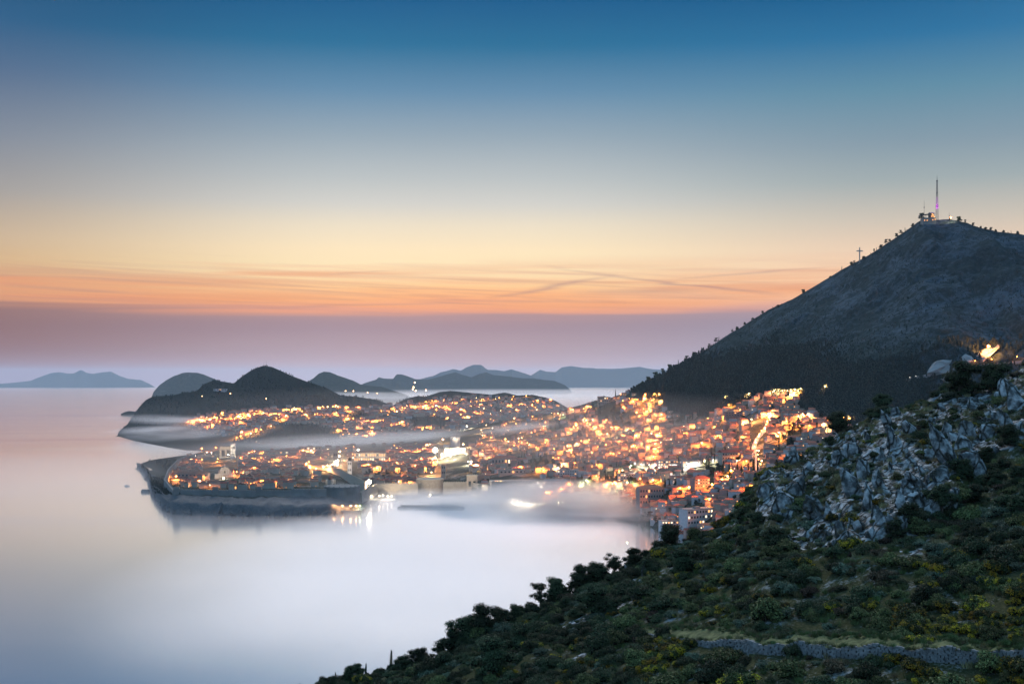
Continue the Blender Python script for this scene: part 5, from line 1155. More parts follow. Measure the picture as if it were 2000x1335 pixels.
def ltree_obj(nm, seed, tall, u, v, lab):
    V1, F1, V2, F2 = lowtree(nm, seed, tall); Fs = [tuple(f) for f in F1.tolist()] + [tuple(i + len(V1) for i in f) for f in F2]
    o = mesh_obj(nm, np.vstack([V1, V2]), Fs, [M['leaf_wood'], M['core_wood']], mi=[0]*len(F1) + [1]*len(F2)); h_, _ = hit(T_LAND, u, v); o.location = h_; tag(o, lab, 'tree'); return o
ftr = [ltree_obj('pine_tree', 1, 9, 1330, 770, 'single rounded pine in the middle of the mountain wood'), ltree_obj('pine_tree', 2, 12, 1450, 740, 'slender pine high in the mountain wood'), ltree_obj('pine_tree', 3, 6, 1600, 700, 'stunted pine on the open mountain flank')]
rf = np.random.RandomState(3); fp = []; fi2 = []; fs2 = []
while len(fp) < 22000:
    u = rf.uniform(1225, 2060); v = rf.uniform(440, 850); h_, n_ = hit(T_LAND, u, v)
    if h_ is None: continue
    if inpoly(np.array([[u, v]]), CITY)[0]: continue
    lim = h_.z + .9 * h_.x + 90 * float(vnoise(np.array([[h_.x*.008, h_.y*.008, h_.z*.01]]), 4)[0])
    f = 1.0 if lim < 720 else max(.10, 1 - (lim - 720) / 330)
    if rf.rand() > f: continue
    fp.append(tuple(h_)); fi2.append(rf.choice([0, 1]) if f > .6 else 2); fs2.append(rf.uniform(.6, 1.1) if f > .75 else rf.uniform(.3, .6))
for _ in range(9000):
    x_, y_ = rf.uniform(250, 1250), rf.uniform(1250, 2150); h_, n_ = drop(T_LAND, x_, y_)
    if h_ is None or h_.z < 6: continue
    u, v = PX(h_)
    if inpoly(np.array([[u, v]]), CITY)[0] and hit(T_FG, u, v)[0] is None: continue
    if rf.rand() < .6: fp.append(tuple(h_)); fi2.append(rf.choice([0, 1])); fs2.append(rf.uniform(.6, 1.1))
for _ in range(4500):
    x_, y_ = rf.uniform(-60, 900), rf.uniform(430, 1450); h_, n_ = drop(T_FG, x_, y_)
    if h_ is None or h_.z < 4: continue
    fp.append(tuple(h_)); fi2.append(rf.choice([0, 1, 2])); fs2.append(rf.uniform(.4, .8))
for _ in range(900):
    u, v = rf.uniform(276, 352), rf.uniform(898, 965); h_, n_ = hit(T_LAND, u, v)
    if h_ is None or h_.z < 7: continue
    fp.append(tuple(h_)); fi2.append(2); fs2.append(rf.uniform(.35, .9))
scatter('mountain_forest', fp, [(s_, s_, s_) for s_ in fs2], [(0, 0, rf.uniform(0, 6.28)) for _ in fp], fi2, None, ftr)
fp = []
for _ in range(8500):   # woods of the peninsula, knolls
    if rf.rand() < .6: u, v = rf.uniform(235, 800), rf.uniform(714, 840)
    else: u, v = rf.uniform(455, 900), rf.uniform(772, 885)
    h_, n_ = hit(T_BACK, u, v)
    if h_ is None or h_.z < 6: continue
    if inpoly(np.array([[u, v]]), SUB1)[0] and not dark(u, v): continue
    fp.append(tuple(h_))
scatter('peninsula_forest', fp, [(s_, s_, s_) for s_ in rf.uniform(.45, .95, len(fp))], [(0, 0, rf.uniform(0, 6.28)) for _ in fp], rf.randint(0, 2, len(fp)), None, ftr)
# town trees: parks and cypresses
ct = 0
for (a, b_, c, d) in PARKS:
    n = int(c * d / 26) + 2
    for i in range(n):
        t_ = rf.uniform(0, 6.28); q = math.sqrt(rf.rand()); u = a + c*q*math.cos(t_); v = b_ + d*q*math.sin(t_); h_, _ = hit(T_LAND, u, v)
        if h_ is None: continue
        kd = rf.choice(['pine', 'cypress', 'oak'], p=[.35, .35, .3]); e = tree(kd, {'oak': 'evergreen_oak', 'pine': 'pine_tree', 'cypress': 'cypress'}[kd], h_ - Vector((0, 0, .5)), rf.uniform(1.8, 2.8) if kd != 'cypress' else rf.uniform(1.7, 2.6), 'x', None, i)
        LAB(e, {'oak': 'broad dark evergreen tree', 'pine': 'dark pine tree', 'cypress': 'tall dark cypress'}[kd], u, v, 'tree', 'town trees'); ct += 1
for i in range(290):
    u, v, p = HOUSES[rf.randint(0, min(len(HOUSES), 900))]; u2, v2 = u + rf.uniform(-9, 9), v + rf.uniform(1, 5); h_, _ = hit(T_LAND, u2, v2)
    if h_ is None or kept(u2, v2): continue
    kd = 'cypress' if rf.rand() < .45 else 'oak'; e = tree(kd, {'oak': 'garden_tree', 'cypress': 'cypress'}[kd], h_ - Vector((0, 0, .5)), rf.uniform(1.2, 2.0), 'x', None, i); LAB(e, {'oak': 'rounded garden tree', 'cypress': 'narrow dark garden cypress'}[kd], u2, v2, 'tree', 'garden trees')
for i, (u, v, hp) in enumerate([(1412,922,24),(1424,925,26),(1384,922,32),(1440,922,24),(1448,925,22),(1472,918,36),(1480,922,30),(1462,925,24),(1300,960,30),(1308,958,26),(1318,955,22),(1344,1020,26),(1352,1028,20),(1295,1030,20),(1202,775,16),(1395,903,20)]):
    h_, _ = hit(T_LAND, u, v)
    if h_ is None: continue
    e = tree('cypress', 'cypress', h_, hp * h_.y / F / 7.2, 'x', None, i); LAB(e, 'very tall black cypress standing out', u, v, 'tree', 'tall cypresses')
for i, (u, v, s_) in enumerate([(1255,1016,2.2),(1268,1014,3.0),(1280,1020,2.4),(1290,1024,2.2),(925,962,3.2),(940,958,3.4),(958,955,3.0),(1245,1015,1.6)]):
    h_, _ = hit(T_LAND, u, v)
    if h_ is None: continue
    e = tree('pine' if i < 4 else 'oak', 'pine_tree' if i < 4 else 'evergreen_oak', h_ - Vector((0, 0, .5)), s_, ['dark pine on the rocky point at the edge of the mist', 'tallest pine on the rocky point in the mist', 'leaning pine behind the rocky point', 'pine between rocky point and glass fronted hotel', 'dark harbour tree beside the squat square tower', 'middle tree of the harbour clump', 'last harbour tree before the low fort', 'smallest pine at the tip of the rocky point'][i], None, i)
# ---- roads
def road(name, pts, width, thick, m, lab=None, cat=None, lift=.6, n=40, tr=None, kind='structure'):
    tr = tr or T_LAND; q = []; us_ = [p_[0] for p_ in pts]; ts = np.linspace(0, len(pts) - 1, n)
    for t_ in ts:
        u = float(np.interp(t_, range(len(pts)), us_)); v = float(np.interp(t_, range(len(pts)), [p_[1] for p_ in pts])); h_, _ = hit(tr, u, v)
        if h_ is not None: q.append(h_)
    for _ in range(3): q = [q[0]] + [(q[i-1] + q[i]*2 + q[i+1]) / 4 for i in range(1, len(q)-1)] + [q[-1]]
    V = []; Fc = []
    for i, p in enumerate(q):
        d = (q[min(i+1, len(q)-1)] - q[max(i-1, 0)]); d.z = 0; d.normalize(); nrm = Vector((d.y, -d.x, 0)); a = p - nrm * width/2; c = p + nrm * width/2; z = p.z + lift
        V += [(a.x, a.y, z), (c.x, c.y, z), (c.x, c.y, z - thick), (a.x, a.y, z - thick)]
    for i in range(len(q) - 1):
        b_ = i * 4; Fc += [(b_, b_+1, b_+5, b_+4), (b_+1, b_+2, b_+6, b_+5), (b_+2, b_+3, b_+7, b_+6), (b_+3, b_, b_+4, b_+7)]
    o = mesh_obj(name, V, Fc, M[m])
    if kind: o['kind'] = kind
    else: tag(o, lab, cat)
    return q
RD = {}
RD['bright'] = road('road', [(1508,806),(1502,826),(1494,842),(1480,858),(1474,874),(1477,895),(1483,920)], 11, 5, 'concrete', n=60)
RD['upper'] = road('road', [(1395,784),(1440,780),(1480,774),(1540,771),(1580,766),(1640,760)], 8, 5, 'asphalt', n=60)
RD['mtn'] = road('road', [(1770,741),(1800,734),(1840,725),(1880,717),(1930,712),(2000,705),(2080,698)], 8, 6, 'concrete', n=60, lift=1.5)  # pale surface stands in for the line of light along this road
RD['stair'] = road('road', [(1138,820),(1148,832),(1162,842),(1178,856)], 8, 4, 'concrete', n=30)
RD['coast'] = road('road', [(1235,912),(1270,916),(1310,917),(1360,913),(1400,905),(1440,898)], 10, 5, 'asphalt', n=50)
RD['loop'] = road('road', [(1232,790),(1250,784),(1275,783),(1270,800),(1262,812)], 8, 4, 'asphalt', n=40)
# quarry face and lit rock gallery on the mountain road
def patch(name, poly, m, lab, cat, push=4, kind=None):
    hs = [hit(T_LAND, u, v)[0] for u, v in poly]
    if any(h_ is None for h_ in hs): print('patch miss', name); return None
    ym = sum(h_.y for h_ in hs) / len(hs); V = [W(u, v, (h_.y + ym) / 2 - push) for (u, v), h_ in zip(poly, hs)]; Vb = [p + Vector((0, 30, -6)) for p in V]; n = len(V)
    c = sum(V, Vector()) / n; V2 = [v.lerp(c, .45) + Vector((0, 3.0 * random.uniform(-1, 1), 0)) for v in V]
    vs = V + V2 + [c] + Vb; Fc = [(i, (i+1) % n, n + (i+1) % n, n + i) for i in range(n)] + [(n+i, n+(i+1) % n, 2*n) for i in range(n)] + [(i, 2*n+1+i, 2*n+1+(i+1) % n, (i+1) % n) for i in range(n)]
    return tag(mesh_obj(name, vs, Fc, M[m]), lab, cat, kind=kind)
patch('quarry_face', [(1812,728),(1822,714),(1830,704),(1842,702),(1855,703),(1868,700),(1878,708),(1884,720),(1860,724),(1836,727)], 'concrete', 'pale cut rock face above the mountain road', 'rock face')
patch('quarry_face', [(1886,720),(1884,708),(1880,696),(1886,691),(1898,696),(1904,704)], 'concrete', 'smaller pale rock face next to the orange lit cutting', 'rock face')
patch('rock_cutting', [(1889,719),(1892,707),(1905,696),(1916,686),(1926,680),(1938,680),(1946,678),(1950,672),(1952,678),(1940,690),(1928,700),(1918,708),(1911,718)], 'concrete', 'steep rock cutting lit orange by lamps over the mountain road', 'rock cutting', 8)
patch('road_embankment', [(1842,737),(1870,731),(1876,736),(1866,746),(1852,748)], 'concrete', 'pale stone embankment under the mountain road', 'embankment')
# ---- lamps
def lamp_protos():
    out = {}
    for nm, m in (('sodium', 'lamp_sodium'), ('warm', 'lamp_warm'), ('white', 'lamp_white'), ('green', 'lamp_green')):
        for s_, (ph, gr) in enumerate([(8, .62), (8, .95), (10, 1.6)]):
            b = MB(); b.tube((0, 0, -1.5), (0, 0, ph - .3), .12, 5, 0, .07); b.tube((0, 0, ph - .3), (0, -.8, ph), .06, 4); pm = mk('lamp_pole', b, [M['metal']])
            g = MB(); g.dome(0, 0, 0, gr, gr, 10, 3); g.cyl(0, 0, -gr*.9, 0, gr*.45, gr, 10); gm = mk('lamp_head', g, [M[m]]); out[(nm, s_)] = (pm, gm, ph)
    return out
LP = lamp_protos(); LCOL = {'sodium': (1, .27, .045), 'warm': (1, .47, .18), 'white': (1, .84, .66), 'green': (.85, 1, .5)}
LDATA = {}; PW = 9.5
nlamp = 0; nlight = 0
def lamp(p, kind='sodium', size=0, power=12000, label=None, uv=None, light=True, zoff=0):
    global nlamp, nlight
    pm, gm, ph = LP[(kind, size)]; e = empty('street_lamp', p, 0); nlamp += 1
    for nm, m_ in (('pole', pm), ('lamp_head', gm)):
        o = bpy.data.objects.new(nm, m_); C.objects.link(o); o.parent = e
        if nm == 'lamp_head': o.location = (0, -.8, ph)
    if light:
        key = (kind, power)
        if key not in LDATA:
            l = bpy.data.lights.new('lamp_light', 'SPOT'); l.spot_size = R(168); l.spot_blend = .35; l.color = LCOL[kind]; l.energy = power * (.8 if power in (26000, 24000) else PW); l.shadow_soft_size = .4; LDATA[key] = l
        o = bpy.data.objects.new('lamp_light', LDATA[key]); C.objects.link(o); o.parent = e; o.location = (0, -2.2, ph + 3.5); nlight += 1
    desc = {'sodium': 'orange', 'warm': 'warm white', 'white': 'bright white', 'green': 'greenish'}[kind]; sw = ['small', 'bright', 'dazzling'][size]
    if label: tag(e, label, 'street lamp', None)
    else:
        LAB(e, f"{sw} {desc} street lamp", uv[0], uv[1], 'street lamp', 'street lamps')
    return e
def gm_r(s_): return [.62, .95, 1.6][s_] * .9 + .6
def along(q, n, kind, size, power, j=2):
    for i in range(n):
        t_ = (i + .5) / n * (len(q) - 1); a = q[int(t_)]; b_ = q[min(int(t_) + 1, len(q) - 1)]; p = a.lerp(b_, t_ - int(t_)) + Vector((random.uniform(-j, j), -4.5, 0)); u, v = PX(p); lamp(p, kind, size, power, None, (u, v))
along(RD['bright'], 16, 'sodium', 1, 26000); along(RD['bright'], 7, 'warm', 1, 24000, 5)
along(RD['upper'], 5, 'warm', 0, 12000)
along(RD['stair'], 8, 'sodium', 1, 14000); along(RD['coast'], 14, 'white', 0, 13000); along(RD['loop'], 8, 'sodium', 1, 18000)
EXPL = [  # (u, v, kind, size)
 (1505,818,'sodium',2),(1498,830,'sodium',1),(1518,860,'sodium',2),(1520,850,'warm',1),(1535,827,'sodium',1),(1547,836,'sodium',1),(1584,822,'sodium',1),(1612,832,'sodium',1),(1568,820,'sodium',1),(1645,824,'sodium',2),(1658,826,'sodium',2),(1652,820,'warm',1),(1490,813,'sodium',1),(1467,824,'warm',1),(1453,829,'sodium',1),(1413,818,'sodium',1),(1382,821,'sodium',1),(1361,832,'sodium',1),(1423,795,'sodium',1),(1500,792,'sodium',1),(1542,775,'warm',1),(1550,777,'sodium',2),(1560,772,'sodium',1),(1370,872,'sodium',2),(1283,855,'sodium',2),(1335,836,'warm',0),(1237,876,'sodium',2),(1217,857,'warm',1),(1183,872,'sodium',1),(1198,890,'sodium',1),(1112,884,'sodium',2),(1135,864,'sodium',1),(1082,880,'sodium',1),(1065,867,'sodium',1),(1184,823,'sodium',1),(1120,836,'sodium',1),(1125,833,'warm',1),(1260,774,'sodium',2),(1278,774,'sodium',2),(1287,774,'sodium',2),(1243,782,'sodium',1),(1268,798,'sodium',1),(1270,806,'sodium',1),(1243,810,'sodium',2),(1248,818,'sodium',1),(1222,762,'warm',2),(1212,772,'sodium',1),(1216,785,'sodium',1),(1140,800,'sodium',1),(1154,797,'sodium',1),(1073,802,'sodium',2),(1090,809,'warm',1),(1100,812,'green',1),(1064,836,'green',1),(1232,914,'green',1),(1275,917,'green',1),(1040,815,'sodium',1),(1005,818,'sodium',1),(1004,819,'warm',1),(987,862,'sodium',2),(1004,873,'sodium',1),(1030,868,'sodium',1),(1056,919,'sodium',1),(1330,895,'sodium',1),(1427,928,'sodium',2),(1420,936,'warm',1),(1345,960,'sodium',2),(1390,955,'sodium',2),(1250,940,'sodium',1),(1275,945,'sodium',2),(1225,947,'green',1),(1145,943,'green',1),(1148,945,'warm',0),(1198,948,'sodium',0),(912,835,'white',2),(962,838,'white',1),(940,842,'warm',1),(973,948,'warm',2),(1050,948,'white',1),(950,832,'warm',1),(817,884,'sodium',1),(791,883,'sodium',1),(775,880,'sodium',0),(843,926,'warm',1),(846,916,'sodium',2),(847,908,'sodium',2),(840,870,'warm',1),(865,862,'warm',2),(875,876,'white',2),(905,872,'warm',2),(905,880,'white',2),(862,892,'white',2),(850,898,'warm',2),(892,888,'white',2),(880,895,'white',2),(930,915,'warm',2),(915,905,'white',1),(700,883,'white',2),(712,884,'warm',1),(730,884,'warm',1),(745,888,'sodium',1),(752,893,'sodium',1),(735,893,'sodium',1),(718,896,'sodium',1),(720,912,'sodium',1),(716,908,'warm',1),(690,897,'warm',1),(664,886,'warm',2),(663,895,'white',2),(661,905,'white',2),(659,912,'warm',2),(672,902,'sodium',1),(650,910,'warm',1),(640,912,'warm',1),(606,918,'warm',2),(618,918,'warm',1),(632,917,'warm',2),(598,912,'sodium',2),(604,905,'sodium',1),(592,884,'sodium',2),(604,880,'warm',1),(608,884,'warm',2),(578,888,'sodium',1),(560,893,'sodium',1),(545,898,'sodium',1),(536,900,'sodium',1),(526,905,'sodium',1),(540,912,'sodium',1),(555,914,'sodium',1),(493,898,'sodium',1),(498,899,'sodium',0),(422,876,'sodium',1),(395,879,'sodium',2),(373,880,'sodium',1),(405,886,'white',1),(413,886,'white',0),(345,936,'sodium',2),(350,930,'warm',1),(392,945,'warm',0),(463,925,'sodium',1),(475,928,'sodium',1),(425,905,'sodium',1),(426,899,'sodium',1),(1090,918,'warm',0),(1123,908,'sodium',0),(1165,912,'sodium',0),(1290,868,'warm',0),(1310,862,'warm',0),(1205,838,'sodium',1),(1225,842,'green',1)]
for (u, v, kd, sz_) in EXPL:
    h_, _ = hit(T_LAND, u, v + 3)
    if h_ is None or h_.z < .5: continue
    lamp(h_ + Vector((0, -3, 0)), kd, sz_, [11000, 20000, 34000][sz_], None, (u, v))
rl = random.Random(77); cnt = 0
pool = [h_ for h_ in HOUSES if h_[0] < 1640]
for i in range(105):
    u, v, p = rl.choice(pool); h_, _ = hit(T_LAND, u + rl.uniform(-8, 8), v + rl.uniform(1, 4))
    if h_ is None: continue
    lamp(h_, rl.choice(['sodium', 'sodium', 'sodium', 'warm']), rl.choice([0, 0, 1]), 13000, None, (u, v))
print('lamps', nlamp, 'lights', nlight)
# far lamps: small points, one mass, and a few big lights that carry their glow
BL = [(375,826),(385,826),(390,823),(395,826),(401,826),(412,822),(420,822),(430,826),(415,835),(440,822),(458,820),(462,828),(470,832),(480,818),(470,812),(478,820),(488,818),(500,806),(502,812),(515,810),(530,812),(537,803),(545,812),(560,803),(575,803),(582,802),(590,806),(600,814),(622,800),(630,798),(640,797),(650,798),(660,797),(670,799),(680,798),(600,815),(615,812),(630,814),(650,813),(660,811),(685,806),(690,820),(705,825),(720,826),(730,827),(740,825),(700,800),(745,805),(770,800),(765,830),(775,832),(785,830),(770,806),(775,806),(790,800),(795,795),(810,797),(818,803),(825,802),(830,796),(850,797),(832,787),(844,785),(862,800),(880,805),(540,820),(550,822),(530,835),(510,842),(500,846),(490,850),(470,855),(480,852),(462,858),(560,818),(680,834),(690,835),(682,851),(695,853),(670,852),(723,851),(770,851),(825,842),(833,838),(900,800),(920,795),(940,785),(960,780),(975,779),(1003,776),(1028,775),(1000,782),(985,790),(1020,792),(1050,786),(1060,795),(1040,800),(1008,805),(960,805),(1030,797),(900,812),(880,790),(893,789),(925,808),(945,800),(1090,795),(1075,785)]
lb = MB(); nb = 0
def blob(p, r, m):
    lb.dome(p.x, p.y, p.z + 7, r, r, 6, 2, m); lb.cyl(p.x, p.y, p.z + 7 - r, p.z + 7, r*.5, r, 6, m); lb.tube((p.x, p.y, p.z - 2), (p.x, p.y, p.z + 7 - r), .15, 3, 3)
for i, (u, v) in enumerate(BL):
    h_, _ = hit(T_BACK, u, v)
    if h_ is None: continue
    r = 2.0 if (u, v) in ((401,826),(500,806),(582,802),(545,812),(830,787),(775,806),(770,830)) else rl.uniform(1.1, 1.8)
    blob(h_, r, rl.choice([0, 0, 0, 1]))
    if True:
        l = LDATA.get('far') or bpy.data.lights.new('lamp_light', 'SPOT'); LDATA['far'] = l; l.spot_size = R(166); l.spot_blend = .35; l.color = (1, .28, .055); l.energy = 650000; l.shadow_soft_size = 1
        o = bpy.data.objects.new('far_lamp_light', l); C.objects.link(o); o.location = h_ + Vector((0, -14, 16)); nb += 1
h_, _ = hit(T_BACK, 852, 796); blob(h_, 4.5, 2)
ll = bpy.data.lights.new('lamp_light', 'SPOT'); ll.spot_size = R(160); ll.spot_blend = .35; ll.color = (1, .30, .06); ll.energy = 90000; ll.shadow_soft_size = .5
def extra(seq, n, tr, r0, en=None):
    k = 0
    while k < n:
        u, v, p = rl.choice(seq); h_, _ = hit(tr, u + rl.uniform(-5, 5), v + rl.uniform(1, 3)); k += 1
        if h_ is None or h_.y < 2000: continue
        blob(h_, rl.uniform(*r0), rl.choice([0, 0, 0, 1])); o = bpy.data.objects.new('far_lamp_light', en or ll); C.objects.link(o); o.location = h_ + Vector((0, -6, 13))
extra([h_ for h_ in HOUSES if h_[0] < 1300 and h_[1] < 900], 90, T_LAND, (.5, .9))
extra([t for t in old if t[0] < 930], 60, T_LAND, (.5, .8))
extra(back, 60, T_BACK, (.9, 1.4), LDATA['far'])
for u, v, p in back:
    if rl.random() < .16: blob(p, rl.uniform(.6, 1.2), rl.choice([0, 0, 1, 2]))
for (u, v, D) in [(675,766,5800),(690,766,5800),(718,769,5800),(737,770,5800),(810,748,12000),(808,757,12000),(806,761,12000),(812,764,12000),(832,763,12000),(450,771,5500),(395,776,5400),(520,781,5400)]:
    blob(W(u, v, D), 1.6 if D < 9000 else 5, 1)
o = lb.build('distant_street_lamps', [M['lamp_sodium'], M['lamp_warm'], M['lamp_white'], M['metal']]); tag(o, 'countless distant street lamps of the suburbs', 'street lamps', kind='stuff')
# floodlight batteries and other singled out lamps
def floodlight(p, r, power, label, col='flood', n=5, aim=(0, 1, .15)):
    e = empty('floodlight', p); b = MB(); b.tube((0, 0, -6), (0, 0, r*2.2), .3, 6); b.box(-r, r, -.3, .3, r*1.6, r*1.75); b.build('mast', M['metal'], e)
    for k in range(n):
        g = MB(); a = 2*math.pi*k/n; g.dome(0, 0, 0, r*.55, r*.55, 10, 3); g.cyl(0, 0, -r*.4, 0, r*.3, r*.55, 10); o = g.build('lamp_head', M[col], e); o.location = (r*.6*math.cos(a), -.5, r*2.4 + r*.6*math.sin(a))
    l = bpy.data.lights.new('flood_light', 'SPOT'); l.color = (1, .80, .56); l.energy = power; l.shadow_soft_size = 1.5; l.spot_size = R(150); l.spot_blend = .6; o = bpy.data.objects.new('flood_light', l); C.objects.link(o); o.parent = e; o.location = (0, -r - 3, r*2.4); o.rotation_euler = Vector(aim).to_track_quat('-Z', 'Y').to_euler()
    return tag(e, label, 'floodlight')
floodlight(W(850, 888, 2660), 4.6, 900000, 'blinding floodlight battery beside the keep, brightest in the town', n=7, aim=(1, .8, -.1))
floodlight(W(873, 884, 2755), 1.6, 380000, 'small floodlight among the roofs below the keep, shining up at it', n=3, aim=(.1, 1, .15))
floodlight(W(904, 884, 2765), 1.6, 380000, 'small floodlight uphill of the square cream tower, shining up at the keep', n=3, aim=(-.1, 1, .15))
floodlight(W(437, 936, 2392), 1.2, 150000, 'small floodlight in front of the pale church front', n=3, aim=(0, 1, .1))
floodlight(W(446, 890, 2860), 1.2, 260000, 'small floodlight under the sea fort', n=3, aim=(0, 1, .3))
floodlight(W(684, 931, 2425), 1.0, 120000, 'small floodlight at the foot of the white bell tower', n=3, aim=(0, 1, .2))
floodlight(W(840, 968, 2180), 1.0, 260000, 'small floodlight low at the water under the round bastion', n=3, aim=(0, 1, .3))
floodlight(W(925, 968, 2190), 1.0, 160000, 'small floodlight low at the water under the squat square tower', n=3, aim=(0, 1, .3))
floodlight(W(722, 903, 2715), 1.0, 200000, 'small floodlight before the long floodlit hall', n=3, aim=(0, 1, .1))
floodlight(W(721, 949, 2215), 3.4, 300000, 'blinding floodlight at the lower end of the curved wall', n=7)
hq, _ = hit(T_LAND, 1926, 690)
floodlight(hq + Vector((0, -10, 6)), 2.6, 520000, 'orange lamp cluster over the rock cutting of the mountain road', 'lamp_sodium', 3).children
hq2, _ = hit(T_LAND, 1905, 715)
for o in bpy.data.objects:
    if o.name.startswith('flood_light') and o.parent and 'cutting' in o.parent.get('label', ''): o.data.color = (1, .36, .08); o.location.y -= 14
l = bpy.data.lights.new('summit_light', 'POINT')
floodlight(W(1857, 428, pk.y - 4), 1.5, 60000, 'orange lamp shining on the summit beside the mast', 'lamp_sodium', 3)
for i, u in enumerate([653, 669, 685, 696, 703]):
    x, y = XY(u, 2004); lamp(Vector((x, y, 4.2)), 'warm' if i < 4 else 'green', 1, 2500, ['first quay lamp from the sea wall side, under the harbour fort', 'second quay lamp from the sea wall side, under the fort', 'third quay lamp from the sea wall side, under the fort', 'fourth quay lamp, near the quay end', 'last quay lamp at the harbour mouth'][i])
for i, (u, D) in enumerate([(712,2185),(724,2185),(741,2190),(748,2200),(757,2185),(765,2190),(917,2180),(945,2150),(955,2140),(1090,2120),(1120,2120),(1150,2100),(1175,2100),(1222,2060),(1240,2060),(1260,2010)]):
    x, y = XY(u, D); lamp(Vector((x, y, 2.3)), 'white', 1, 6000, None, (u, 970 + i * .5))
for i in range(12):
    t_ = i / 11; u = 1002 + 98 * t_; v = float(np.interp(u, [a for a, b in pts], [b for a, b in pts])); p = W(u, v + 7, 2022); lamp(p, 'white', 0, 4200, f"{['first','second','third','fourth','fifth','sixth','seventh','eighth','ninth','tenth','eleventh','last'][i]} promenade lamp in the fog, counted from the harbour side")
# cars with headlights on
def car(p, rz, lab, m='metal'):
    e = empty('parked_car', p, rz); b = MB(); b.add([(-2.1,-.85,.3),(2.1,-.85,.3),(2.1,.85,.3),(-2.1,.85,.3),(-2.1,-.85,.85),(2.1,-.85,.75),(2.1,.85,.75),(-2.1,.85,.85)], [(0,3,2,1),(4,5,6,7),(0,1,5,4),(1,2,6,5),(2,3,7,6),(3,0,4,7)]); b.build('body', M[m], e)
    b = MB(); b.add([(-1.6,-.8,.86),(1.0,-.8,.82),(1.0,.8,.82),(-1.6,.8,.86),(-1.2,-.65,1.4),(.3,-.65,1.4),(.3,.65,1.4),(-1.2,.65,1.4)], [(4,5,6,7),(0,1,5,4),(1,2,6,5),(2,3,7,6),(3,0,4,7)]); b.build('cabin', M['glass'], e)
    for x_ in (-1.3, 1.3):
        for y_ in (-.86, .66): b = MB(); b.cyl(0, 0, 0, .2, .32, .32, 12); o = b.build('wheel', M['darkmetal'], e); o.rotation_euler = (R(-90), 0, 0); o.location = (x_, y_, .32)
    for y_ in (-.6, .6): b = MB(); b.dome(0, 0, 0, .30, .3, 8, 2); o = b.build('headlight', M['lamp_white'], e); o.rotation_euler = (0, R(90), 0); o.location = (2.12, y_, .62)
    tag(e, lab, 'car')
q = RD['mtn']
for i, (t_, lab) in enumerate([(.06,'car with lit headlights at the far bend of the mountain road'),(.12,'second car descending the mountain road below the pale rock face'),(.17,'third car beside the roadside bush on the mountain road'),(.34,'nearest lit car on the mountain road, before the orange cutting')]):
    k_ = int(t_ * (len(q) - 1)); car(q[k_] + Vector((0, 0, 1.55)), math.atan2((q[k_] - q[k_+1]).y, (q[k_] - q[k_+1]).x) + R(40), lab)
for i, (u, v, lab) in enumerate([(1409,778,'car with lit headlights alone at the forest edge'),(1475,774,'car with lit headlights where the forest road meets the houses'),(1488,773,'car following another on the lit forest road')]):
    h_, _ = hit(T_LAND, u, v); car(h_ + Vector((0, 0, 1)), R(-100), lab, 'white')
for i, t_ in enumerate([.58, .68, .80, .92]):  # small lamps added in place of the traffic's light trail
    lamp(q[int(t_ * (len(q) - 1))] + Vector((0, -3, 1.2)), 'sodium', 0, 2200, f"{['first','second','third','fourth'][i]} small added lamp along the mountain road, counted from the orange cutting")
# lit parapet lamps along the top road
for i, u in enumerate([1512,1520,1528,1538,1545,1552,1559,1566]):
    h_, _ = hit(T_LAND, u, 770.5); lamp(h_, 'warm', 0, 9000, None, (u, 770))
# ================================================================== mist
def fog_mat(name, dens, col, sc_, aniso=.72, cont=(.35, .75), power=1.3):
    m = bpy.data.materials.new(name); m.use_nodes = True; nt = m.node_tree; nt.nodes.clear()
    t = nt.nodes.new('ShaderNodeTexCoord'); vl = nt.nodes.new('ShaderNodeVectorMath'); vl.operation = 'LENGTH'; nt.links.new(t.outputs['Object'], vl.inputs[0])
    fall = math_node(nt, 'POWER', math_node(nt, 'SUBTRACT', 1.0, vl.outputs['Value'], clamp=True), power)
    n = nt.nodes.new('ShaderNodeTexNoise'); n.inputs['Scale'].default_value = sc_; n.inputs['Detail'].default_value = 3; nt.links.new(t.outputs['Object'], n.inputs['Vector'])
    c = ramp(nt, n.outputs['Fac'], [(0, (0,)*3+(1,)), (cont[0], (.12,)*3+(1,)), (cont[1], (1,)*3+(1,)), (1, (1,)*3+(1,))])
    v = nt.nodes.new('ShaderNodeVolumeScatter'); v.inputs['Color'].default_value = tuple(col) + (1,); v.inputs['Anisotropy'].default_value = aniso
    nt.links.new(math_node(nt, 'MULTIPLY', math_node(nt, 'MULTIPLY', fall, c), dens), v.inputs['Density'])
    o = nt.nodes.new('ShaderNodeOutputMaterial'); nt.links.new(v.outputs[0], o.inputs['Volume']); return m
import bmesh as _bm
def fog(u, v, D, rx, ry, rz_, m, roll=0.0):
    me = bpy.data.meshes.new('fog_bank'); bm = _bm.new(); _bm.ops.create_icosphere(bm, subdivisions=3, radius=1.03); bm.to_mesh(me); bm.free(); me.materials.append(m)
    o = bpy.data.objects.new('fog_bank', me); C.objects.link(o); o.location = W(u, v, D); o.scale = (rx * D / F, ry, rz_ * D / F); o.rotation_euler = (0, roll, 0); tag(o, kind='stuff')
FC = fog_mat('bay_mist', .05, (1, .96, .92), 1.2, cont=(.2, .6), power=1.2)
fog(800, 1105, 1450, 580, 680, 26, FC)
fog(250, 930, 2700, 900, 1400, 12, fog_mat('sea_mist', .003, (1, .98, .96), 1.0, cont=(.2, .7), power=1.0))
FT = fog_mat('town_mist', .0010, (1, .97, .97), 2.2, cont=(.2, .6), power=.8)  # mist added over the town to spread the glow of the lamps
fog(1240, 880, 2420, 440, 620, 120, FT)
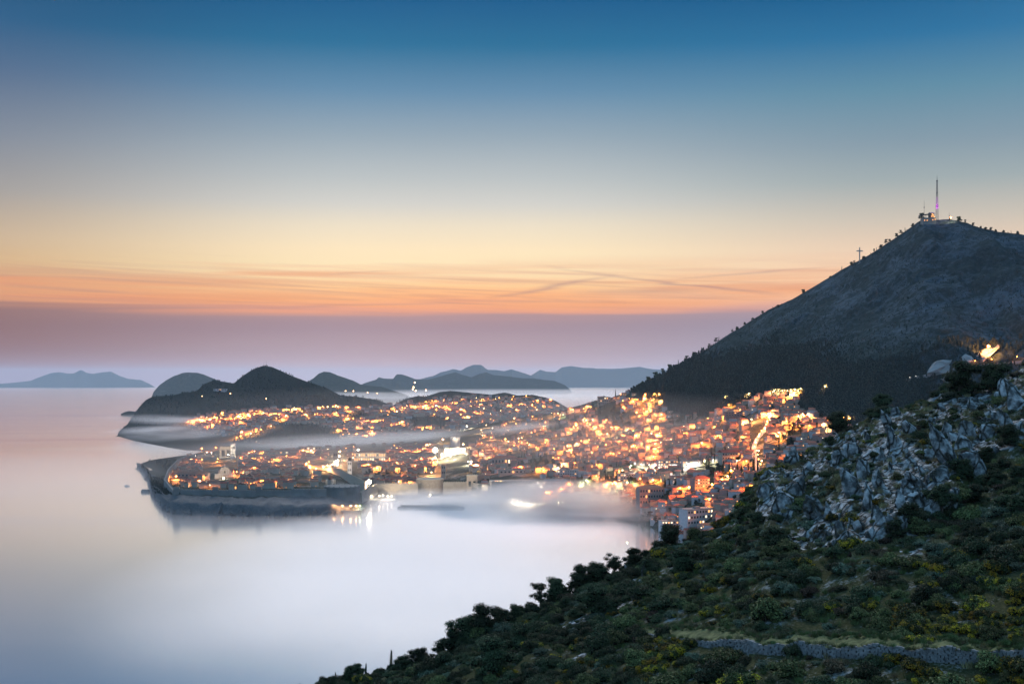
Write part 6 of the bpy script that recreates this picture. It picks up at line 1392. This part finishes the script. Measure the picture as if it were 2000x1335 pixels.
fog(640, 895, 2700, 420, 620, 80, FT)
fog(800, 820, 4400, 620, 1500, 70, fog_mat('suburb_mist', .0002, (1, .97, .97), 2.2, cont=(.2, .6), power=.8))
FA = fog_mat('harbour_fog', FOGD, (.97, .98, 1.0), 2.6)
FB = fog_mat('mist_band', FOGD * .26, (.96, .95, .98), 2.6, power=2.0, cont=(.3, .8))
FE = fog_mat('thin_mist', FOGD * .12, (.96, .97, 1.0), 3.0)
fog(1120, 985, 2010, 260, 120, 52, FA)
fog(1060, 972, 2080, 200, 120, 40, FA)
fog(1190, 990, 1960, 190, 110, 34, FB)
fog(850, 985, 2110, 180, 90, 34, FA)
fog(1000, 1000, 1960, 330, 120, 26, FB)
fog(600, 985, 2000, 180, 60, 26, FB)
fog(650, 864, 3350, 330, 260, 22, FB, R(-2.5))
fog(820, 852, 3500, 200, 240, 16, FB, R(-2))
fog(340, 820, 4700, 160, 200, 13, FB, R(2))
fog(390, 852, 4300, 170, 260, 28, FE)
fog(300, 838, 4500, 110, 200, 10, FB, R(-3))
fog(1010, 835, 3100, 120, 200, 12, FB, R(-6))
fog(1130, 1004, 1940, 300, 90, 24, FE)
fog(780, 1000, 2000, 240, 60, 18, FE)
fog(1190, 1004, 1900, 210, 90, 24, FB)
fog(840, 992, 2040, 150, 50, 14, FE)
fog(1000, 770, 14000, 520, 5000, 9, fog_mat('strait_mist', .0005, (1, .97, .96), 1.5, cont=(.1, .6), power=.9))
fog(640, 775, 9500, 300, 2500, 9, fog_mat('strait_mist', .0007, (1, .97, .96), 1.5, cont=(.1, .6), power=.9))
fog(1275, 1006, 1830, 110, 90, 34, FE)
fog(1100, 966, 2080, 260, 90, 26, FE)
hz = MB(); hz.box(-76000, 76000, -3000, 76000, -930, 700)
hm = bpy.data.materials.new('haze'); hm.use_nodes = True; nt = hm.node_tree; nt.nodes.clear()
pv_ = nt.nodes.new('ShaderNodeVolumePrincipled'); pv_.inputs['Color'].default_value = (.72, .85, 1.0, 1); pv_.inputs['Density'].default_value = HAZE; pv_.inputs['Anisotropy'].default_value = .35
oo = nt.nodes.new('ShaderNodeOutputMaterial'); nt.links.new(pv_.outputs[0], oo.inputs['Volume'])
hazeo = hz.build('haze', hm); hazeo['kind'] = 'stuff'
